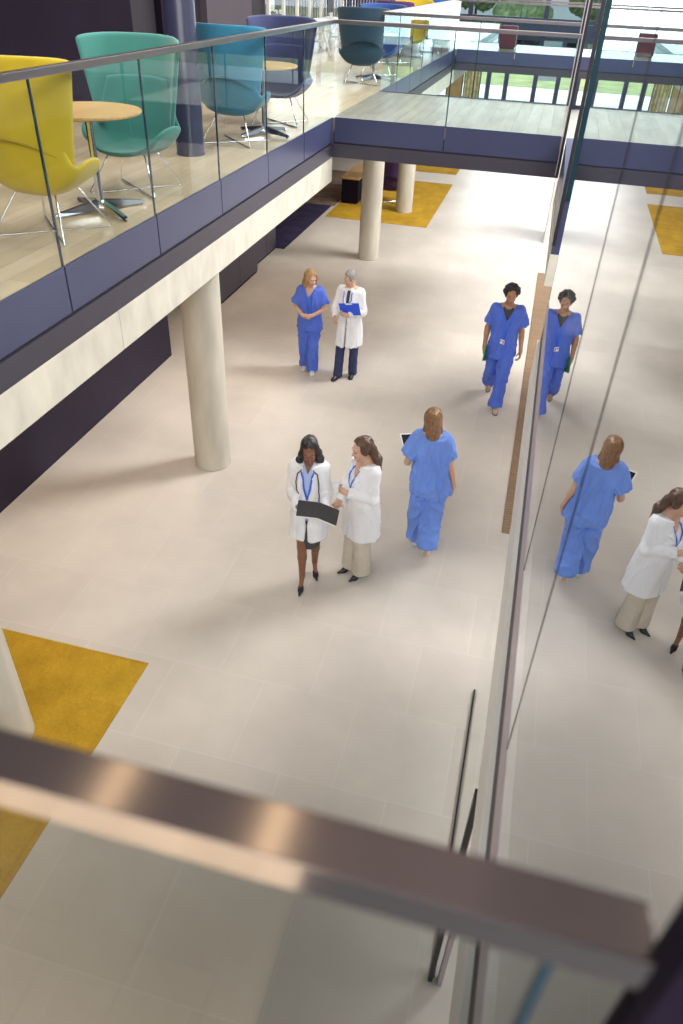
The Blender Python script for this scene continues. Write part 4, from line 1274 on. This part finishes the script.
for x, y, h, lab in TREES:
    t = empty('tree', (x, y, 0)); tag(t, lab, 'tree', 'trees outside the far windows')
    MB().tube([(0, 0, 0), (.05, 0, h * .3), (0, .1, h * .6)], [.18, .14, .08], 10).build('trunk', bark, t, True)
    v = Vol((-3, -3, .8), (3, 3, h + 1.5), .12); v.BG = 1.0; v.d[:] = 1.0
    for i in range(26):
        a, e, q = rt.uniform(0, 2 * PI), rt.uniform(-.5, 1.4), rt.uniform(.5, 1)
        v.ell((math.cos(a) * math.cos(e) * 1.7 * q, math.sin(a) * math.cos(e) * 1.7 * q, h * .62 + math.sin(e) * h * .32 * q), (rt.uniform(.45, .9),) * 3)
    link('crown', v.mesh('crown', lambda P: .16 * vnoise(P * 5) + .1 * vnoise(P * 11)), leafm, t, False)

# dark backing added behind the tall glass to deepen its reflection, and the roof over everything
k = empty('dark_backing', (.33, .4, 2.6)); struct(k, 'dark backing added behind the tall glass to deepen its reflection', 'backing')
box('backing_floor', (0, -.6, 0), (1.5, 6.1, .06), M['wall_navy'], k)
box('backing_wall', (1.5, -.6, 0), (1.56, 6.1, 1.9), M['wall_navy'], k)
M['roof'] = mat('dark_roof_lining', (.24, .20, .195), rough=.8, var=.15, scale=1)
struct(box('ceiling', (-10, -6, 13.0), (12, 43.5, 13.3), M['roof']), 'dark roof lining high above the atrium', 'ceiling')
struct(box('ceiling_balcony', (-9.6, -3, 7.0), (-3.4, 26, 7.2), M['wall_grey']), 'ceiling over the left balcony', 'ceiling')
struct(box('wall_far_blocker', (-10, 43.0, 7.0), (12, 43.3, 13.0), M['wall_grey']), 'grey end wall added above the far windows to block outdoor glare', 'wall')  # unseen wall added to keep the outdoor lamp's glare off the bridge floor
# ------------------------------------------------------------------ lounge furniture
def fabric(name, c): return mat(name, c, rough=.9, var=.06, scale=5, bump=.2, bscale=220, sheen=.25)
FAB = {'yellow': fabric('yellow_wool', (.52, .375, .012)), 'teal': fabric('teal_wool', (.042, .205, .178)), 'blue': fabric('petrol_blue_wool', (.022, .175, .290)),
       'indigo': fabric('indigo_wool', (.052, .064, .165)), 'dark_teal': fabric('dark_teal_wool', (.006, .032, .060)), 'purple': fabric('purple_wool', (.065, .022, .11)),
       'royal': fabric('royal_blue_wool', (.03, .09, .33)), 'maroon': fabric('maroon_wool', (.16, .03, .05))}

def sheet(rows, thick, name, levels=2):
    """grid of points -> padded shell with rounded rims"""
    bm = bmesh.new()
    G = [[bm.verts.new(p) for p in r] for r in rows]
    for a, b in zip(G, G[1:]):
        for i in range(len(a) - 1): bm.faces.new((a[i], a[i + 1], b[i + 1], b[i]))
    bmesh.ops.recalc_face_normals(bm, faces=bm.faces[:])
    bm.normal_update()
    nv = {v: v.normal.copy() for v in bm.verts}
    T = {v: bm.verts.new(v.co + nv[v] * thick) for v in list(nv)}
    fs = bm.faces[:]
    edges = [e for e in bm.edges if len(e.link_faces) == 1]
    for e in edges:
        a, b = e.verts
        bm.faces.new((a, b, T[b], T[a]))
    for f in fs: bm.faces.new([T[v] for v in reversed(f.verts)])
    bmesh.ops.recalc_face_normals(bm, faces=bm.faces[:])
    me = bpy.data.meshes.new(name)
    bm.to_mesh(me); bm.free()
    return me

def lerp(xs, ys, x): return float(np.interp(x, xs, ys))

def smooth_interp(xs, ys, x):                      # Catmull-like smoothing of a polyline
    return sum(lerp(xs, ys, min(xs[-1], max(xs[0], x + d))) * w for d, w in ((-.06, .2), (-.03, .2), (0, .2), (.03, .2), (.06, .2)))

def make_chair(fab, label, group):
    r = empty('lounge_chair')
    tag(r, label, 'chair', group)
    vs = [0, .08, .2, .36, .48, .58, .7, .85, 1]
    py = [-.345, -.33, -.19, .01, .16, .24, .275, .30, .315]
    pz = [.375, .40, .38, .35, .35, .39, .56, .80, .96]
    pw = [.27, .34, .41, .45, .455, .44, .39, .34, .29]
    ri = [.02, .09, .20, .255, .235, .15, .06, .0, -.02]
    wr = [-.08, -.06, -.02, .02, .05, .09, .12, .12, .10]
    rows = []
    for i in range(25):
        v = i / 24
        y, z, w, up, wrap = [smooth_interp(vs, q, v) for q in (py, pz, pw, ri, wr)]
        row = []
        for j in range(19):
            u = -1 + 2 * j / 18
            a = abs(u)
            row.append((u * w * (1 - .06 * a ** 4), y - wrap * a ** 2.2, z + up * a ** 3))
        rows.append(row)
    s = link('seat_shell', sheet(rows, .042, 'seat_shell'), FAB[fab], r, True)
    md = s.modifiers.new('round', 'SUBSURF'); md.levels = 1; md.render_levels = 1
    rows = []
    for i in range(15):
        v = i / 14
        row = []
        for j in range(19):
            u = -1 + 2 * j / 18
            a = abs(u)
            zb = .735 - .235 * a ** 2.4
            zt = 1.265 - .03 * a ** 5
            z = zb + (zt - zb) * v
            t = (z - .5) / .7
            w = .385 + .135 * t
            y = .325 + .075 * t + .015 - (.25 + .07 * t) * a ** 2.3
            row.append((w * (u - .10 * u * a ** 4), y, z))
        rows.append(row)
    b = link('wing_back', sheet(rows, .045, 'wing_back'), FAB[fab], r, True)
    md = b.modifiers.new('round', 'SUBSURF'); md.levels = 1; md.render_levels = 1
    for sx in (-1, 1):                               # two wires that cross on the floor
        MB().tube([(sx * .06, .0, .335), (sx * .17, .13, .328), (sx * .185, .145, .312), (sx * .325, .315, .024), (sx * .325, .317, .012), (sx * .312, .303, .0085),
                   (-sx * .312, -.303, .0085 + .015 * (sx > 0) * 0), (-sx * .325, -.317, .012), (-sx * .325, -.315, .024), (-sx * .185, -.145, .325), (-sx * .17, -.13, .342), (-sx * .06, 0, .338)], .0078, 8).build('wire_leg', M['chrome'], r, True)
    MB().tube([(-.17, .0, .338), (.17, .0, .338)], .012, 8).build('under_bar', M['chrome'], r, True)
    return r

def recolour(root, fab):
    """copy the upholstered parts' mesh with another fabric"""
    for ch in root.children:
        if ch.name.split('.')[0] in ('seat_shell', 'wing_back'):
            ch.data = ch.data.copy()
            ch.data.materials[0] = FAB[fab]

def make_table(label, group):
    r = empty('round_table'); tag(r, label, 'table', group)
    MB().lathe([(0, .770), (.425, .770), (.44, .779), (.44, .792), (.437, .797), (0, .797)], n=56).build('tabletop', M['wood_top'], r, angle=40)
    MB().lathe([(0, .05), (.034, .05), (.034, .10), (.030, .12), (.030, .74), (.10, .757), (.10, .770), (0, .770)], n=28).build('pole', M['chrome'], r, angle=40)
    for k in range(4):
        a = k * PI / 2 + 1.02
        c, s = math.cos(a), math.sin(a)
        bm = bmesh.new()
        secs = []
        for t, w, z0, z1 in ((.0, .042, .03, .10), (.20, .036, .022, .072), (.40, .026, .014, .040), (.43, .016, .014, .032)):
            secs.append([bm.verts.new((c * t - s * q * w, s * t + c * q * w, z)) for q, z in ((-1, z0), (1, z0), (.6, z1), (-.6, z1))])
        for A, B in zip(secs, secs[1:]):
            for i in range(4): bm.faces.new((A[i], A[(i + 1) % 4], B[(i + 1) % 4], B[i]))
        bm.faces.new(secs[0]); bm.faces.new(secs[-1][::-1])
        bmesh.ops.recalc_face_normals(bm, faces=bm.faces[:])
        me = bpy.data.meshes.new('base_arm'); bm.to_mesh(me); bm.free()
        o = link('base_arm', me, M['chrome'], r)
        MB().lathe([(0, 0), (.014, 0), (.014, .016), (0, .016)], (c * .40, s * .40, 0), 12).build('foot', M['seal'], o)
    return r

G1 = 'wing back lounge chairs on the balcony'
proto = make_chair('yellow', 'yellow wing back lounge chair at the near end of the balcony', G1)
chairs = [  # fabric, x, y, z, turn, label
    ('yellow', -3.748, 5.35, ZF, 176, 'yellow wing back lounge chair seen from behind beside the near wooden table'),
    ('teal', -3.79, 6.86, ZF, 2, 'sea green wing back lounge chair facing the near wooden table'),
    ('blue', -3.80, 9.52, ZF, 176, 'petrol blue wing back lounge chair between the navy column and second wooden table'),
    ('indigo', -3.76, 11.12, ZF, 4, 'indigo wing back lounge chair beyond the second wooden table'),
    ('dark_teal', -3.80, 16.15, ZF, 196, 'dark teal wing back lounge chair at the far corner of the bridge'),
    ('royal', -3.78, 17.75, ZF, 0, 'blue lounge chair partly hidden behind the dark teal one'),
    ('purple', -4.05, 20.6, ZF, 170, 'purple lounge chair far along the balcony, left of the far yellow one'),
    ('yellow', -3.95, 22.4, ZF, 10, 'yellow lounge chair far along the balcony between purple and blue ones'),
    ('royal', -3.75, 24.2, ZF, 180, 'royal blue lounge chair furthest along the balcony'),
    ('purple', -4.02, 21.35, .008, 178, 'purple lounge chair on the ground floor yellow rug behind a column'),
]
for i, (fb, x, y, z, rz, lab) in enumerate(chairs):
    c = proto if i == 0 else copy_tree(proto)
    if i: recolour(c, fb)
    c.location = (x, y, z); c.rotation_euler.z = R(rz)
    c['label'] = lab
    if z < 1: c['group'] = 'lounge chairs on the ground floor'
tp = make_table('round oak table on a chrome star base between the yellow and sea green chairs', 'round tables on the balcony')
for i, (x, y, a, lab) in enumerate(((-3.72, 6.05, 0, 'round oak table on a chrome star base between the yellow and sea green chairs'), (-3.68, 10.22, 8, 'round oak table on a chrome star base between the petrol blue and indigo chairs'),
                                 (-3.72, 16.95, 10, 'round oak table behind the dark teal chair at the far bridge corner'))):
    t = tp if i == 0 else copy_tree(tp)
    t.location = (x, y, ZF); t.rotation_euler.z = R(a); t['label'] = lab
for x, lab in ((-1.80, 'maroon upholstered stool standing on the far bridge'), (-3.90, 'maroon upholstered stool at the left end of the far bridge')):
    s = empty('stool', (x, 27.5, ZF)); tag(s, lab, 'stool', 'stools on the far bridge')
    MB().box((-.25, -.25, .04), (.25, .25, .42), .03).build('body', FAB['maroon'], s, angle=40)
    MB().box((-.26, -.26, .42), (.26, .26, .60), .05).build('cushion', FAB['maroon'], s, angle=40)
    MB().box((-.22, -.22, 0), (.22, .22, .04)).build('plinth', M['seal'], s)
# far end of the balcony
t = empty('trestle_table', (-6.05, 21.9, ZF)); tag(t, 'white trestle table with A shaped legs far along the balcony', 'table')
MB().box((-.35, -1.1, .72), (.35, 1.1, .76), .004).build('tabletop', M['white_paint'], t)
for y in (-.9, .9):
    for sx in (-1, 1):
        MB().tube([(sx * .06, y, .72), (sx * .30, y, .0)], .028, 10).build('leg', M['white_paint'], t, True)
    MB().tube([(-.19, y, .32), (.19, y, .32)], .02, 8).build('stretcher', M['white_paint'], t, True)
t = empty('computer_monitor', (-6.1, 22.2, ZF + .76)); tag(t, 'dark monitor standing on the white trestle table', 'monitor')
MB().box((-.03, -.28, .12), (.0, .28, .46), .006).build('panel', M['seal'], t)
MB().box((-.02, -.03, .02), (.0, .03, .2)).build('stand', M['alu'], t)
MB().box((-.10, -.12, 0), (.08, .12, .02), .004).build('base', M['alu'], t)
p = empty('slatted_screen', (-6.8, 26.3, ZF)); tag(p, 'screen of upright dark red, teal and blue slats far along the balcony', 'screen')
cols = ['maroon', 'dark_teal', 'indigo']
for k in range(22):
    box('slat', (k * .09, -.03, 0), (k * .09 + .06, .03, 2.3), FAB[cols[(k * 7) % 3]], p)
box('rail', (-.02, -.04, 2.3), (2.0, .04, 2.36), M['navy'], p)

# ------------------------------------------------------------------ light
def area(name, loc, target, sx, sy, energy, col=(1, 1, 1)):
    l = bpy.data.lights.new(name, 'AREA'); l.shape = 'RECTANGLE'; l.size = sx; l.size_y = sy; l.energy = energy; l.color = col
    o = bpy.data.objects.new(name, l); COL.objects.link(o)
    o.location = loc
    o.rotation_euler = (Vector(target) - Vector(loc)).to_track_quat('-Z', 'Y').to_euler()
    return o
for k in range(4):
    area('skylight', (2.9 + 1.5 * k, 13, 12.9), (1.9 + 1.5 * k, 12, 0), 1.0, 22, 2100, (1, .98, .95))
area('far_daylight', (-1, 60, 16), (-1, 44, 0), 60, 14, 17000, (1, .99, .97))
area('window_daylight', (-1, 41.5, 4.5), (-1, 15, 1.5), 12, 5, 700, (.95, .98, 1))
area('skylight', (6.5, 4, 12.9), (1.5, 4, 0), 5, 12, 1500, (1, .98, .95))
for k, y in enumerate((6.5, 13.5, 20.5)):
    area('balcony_fill', (-4.2, y, 6.95), (-4.2, y, 0), 1.2, 4.5, 110, (1, .95, .88))  # unseen fill lamps added to brighten the balcony under its ceiling
area('rear_fill', (1.0, -5.5, 10.0), (-1.2, 7, 1.0), 14, 5, 1700, (1, .985, .96))  # unseen fill lamp added behind the camera to light the fronts
for x, y in ((-1.356, 1.65), (-.602, 1.605)):        # two warm slots in the ceiling above the near handrail
    area('warm_slot_lamp', (x, y, 7.0), (x, y, 0), .10, .9, .5, (1, .72, .42))
for k, y in enumerate((1.5, 5.5, 9.5, 13.5)):
    area('downlight', (-4.6, y, 2.58), (-4.6, y, 0), .8, 1.2, 20, (1, .78, .56))
SC.world = bpy.data.worlds.new('world'); SC.world.use_nodes = True
_n = SC.world.node_tree.nodes['Background']
_n.inputs[0].default_value = (.86, .90, 1.0, 1)
_n.inputs[1].default_value = .5
SC.view_settings.exposure = 0.2
# ------------------------------------------------------------------ camera and look
cam = bpy.data.objects.new('camera', bpy.data.cameras.new('camera'))
COL.objects.link(cam)
_p, _r, _y = .638336700, -.0465279629, -.229463104
_f = Vector((math.sin(_y) * math.cos(_p), math.cos(_y) * math.cos(_p), -math.sin(_p)))
_rt = Vector((math.cos(_y), -math.sin(_y), 0))
_dn = _f.cross(_rt)
_c, _s = math.cos(_r), math.sin(_r)
_x = _c * _rt + _s * _dn
_d = -_s * _rt + _c * _dn
cam.matrix_world = Matrix.Translation((0, 0, 5.2)) @ Matrix((_x, -_d, -_f)).transposed().to_4x4()
cam.data.sensor_fit = 'HORIZONTAL'
cam.data.sensor_width = 24
cam.data.lens = 730.95 / 683 * 24
cam.data.clip_start = .05
cam.data.clip_end = 400
cam.data.dof.use_dof = True
cam.data.dof.focus_distance = 8.5
cam.data.dof.aperture_fstop = 2.2
SC.camera = cam
SC.view_settings.view_transform = 'Standard'
SC.view_settings.look = 'None'
SC.view_settings.gamma = 1
SC.view_settings.use_curve_mapping = False
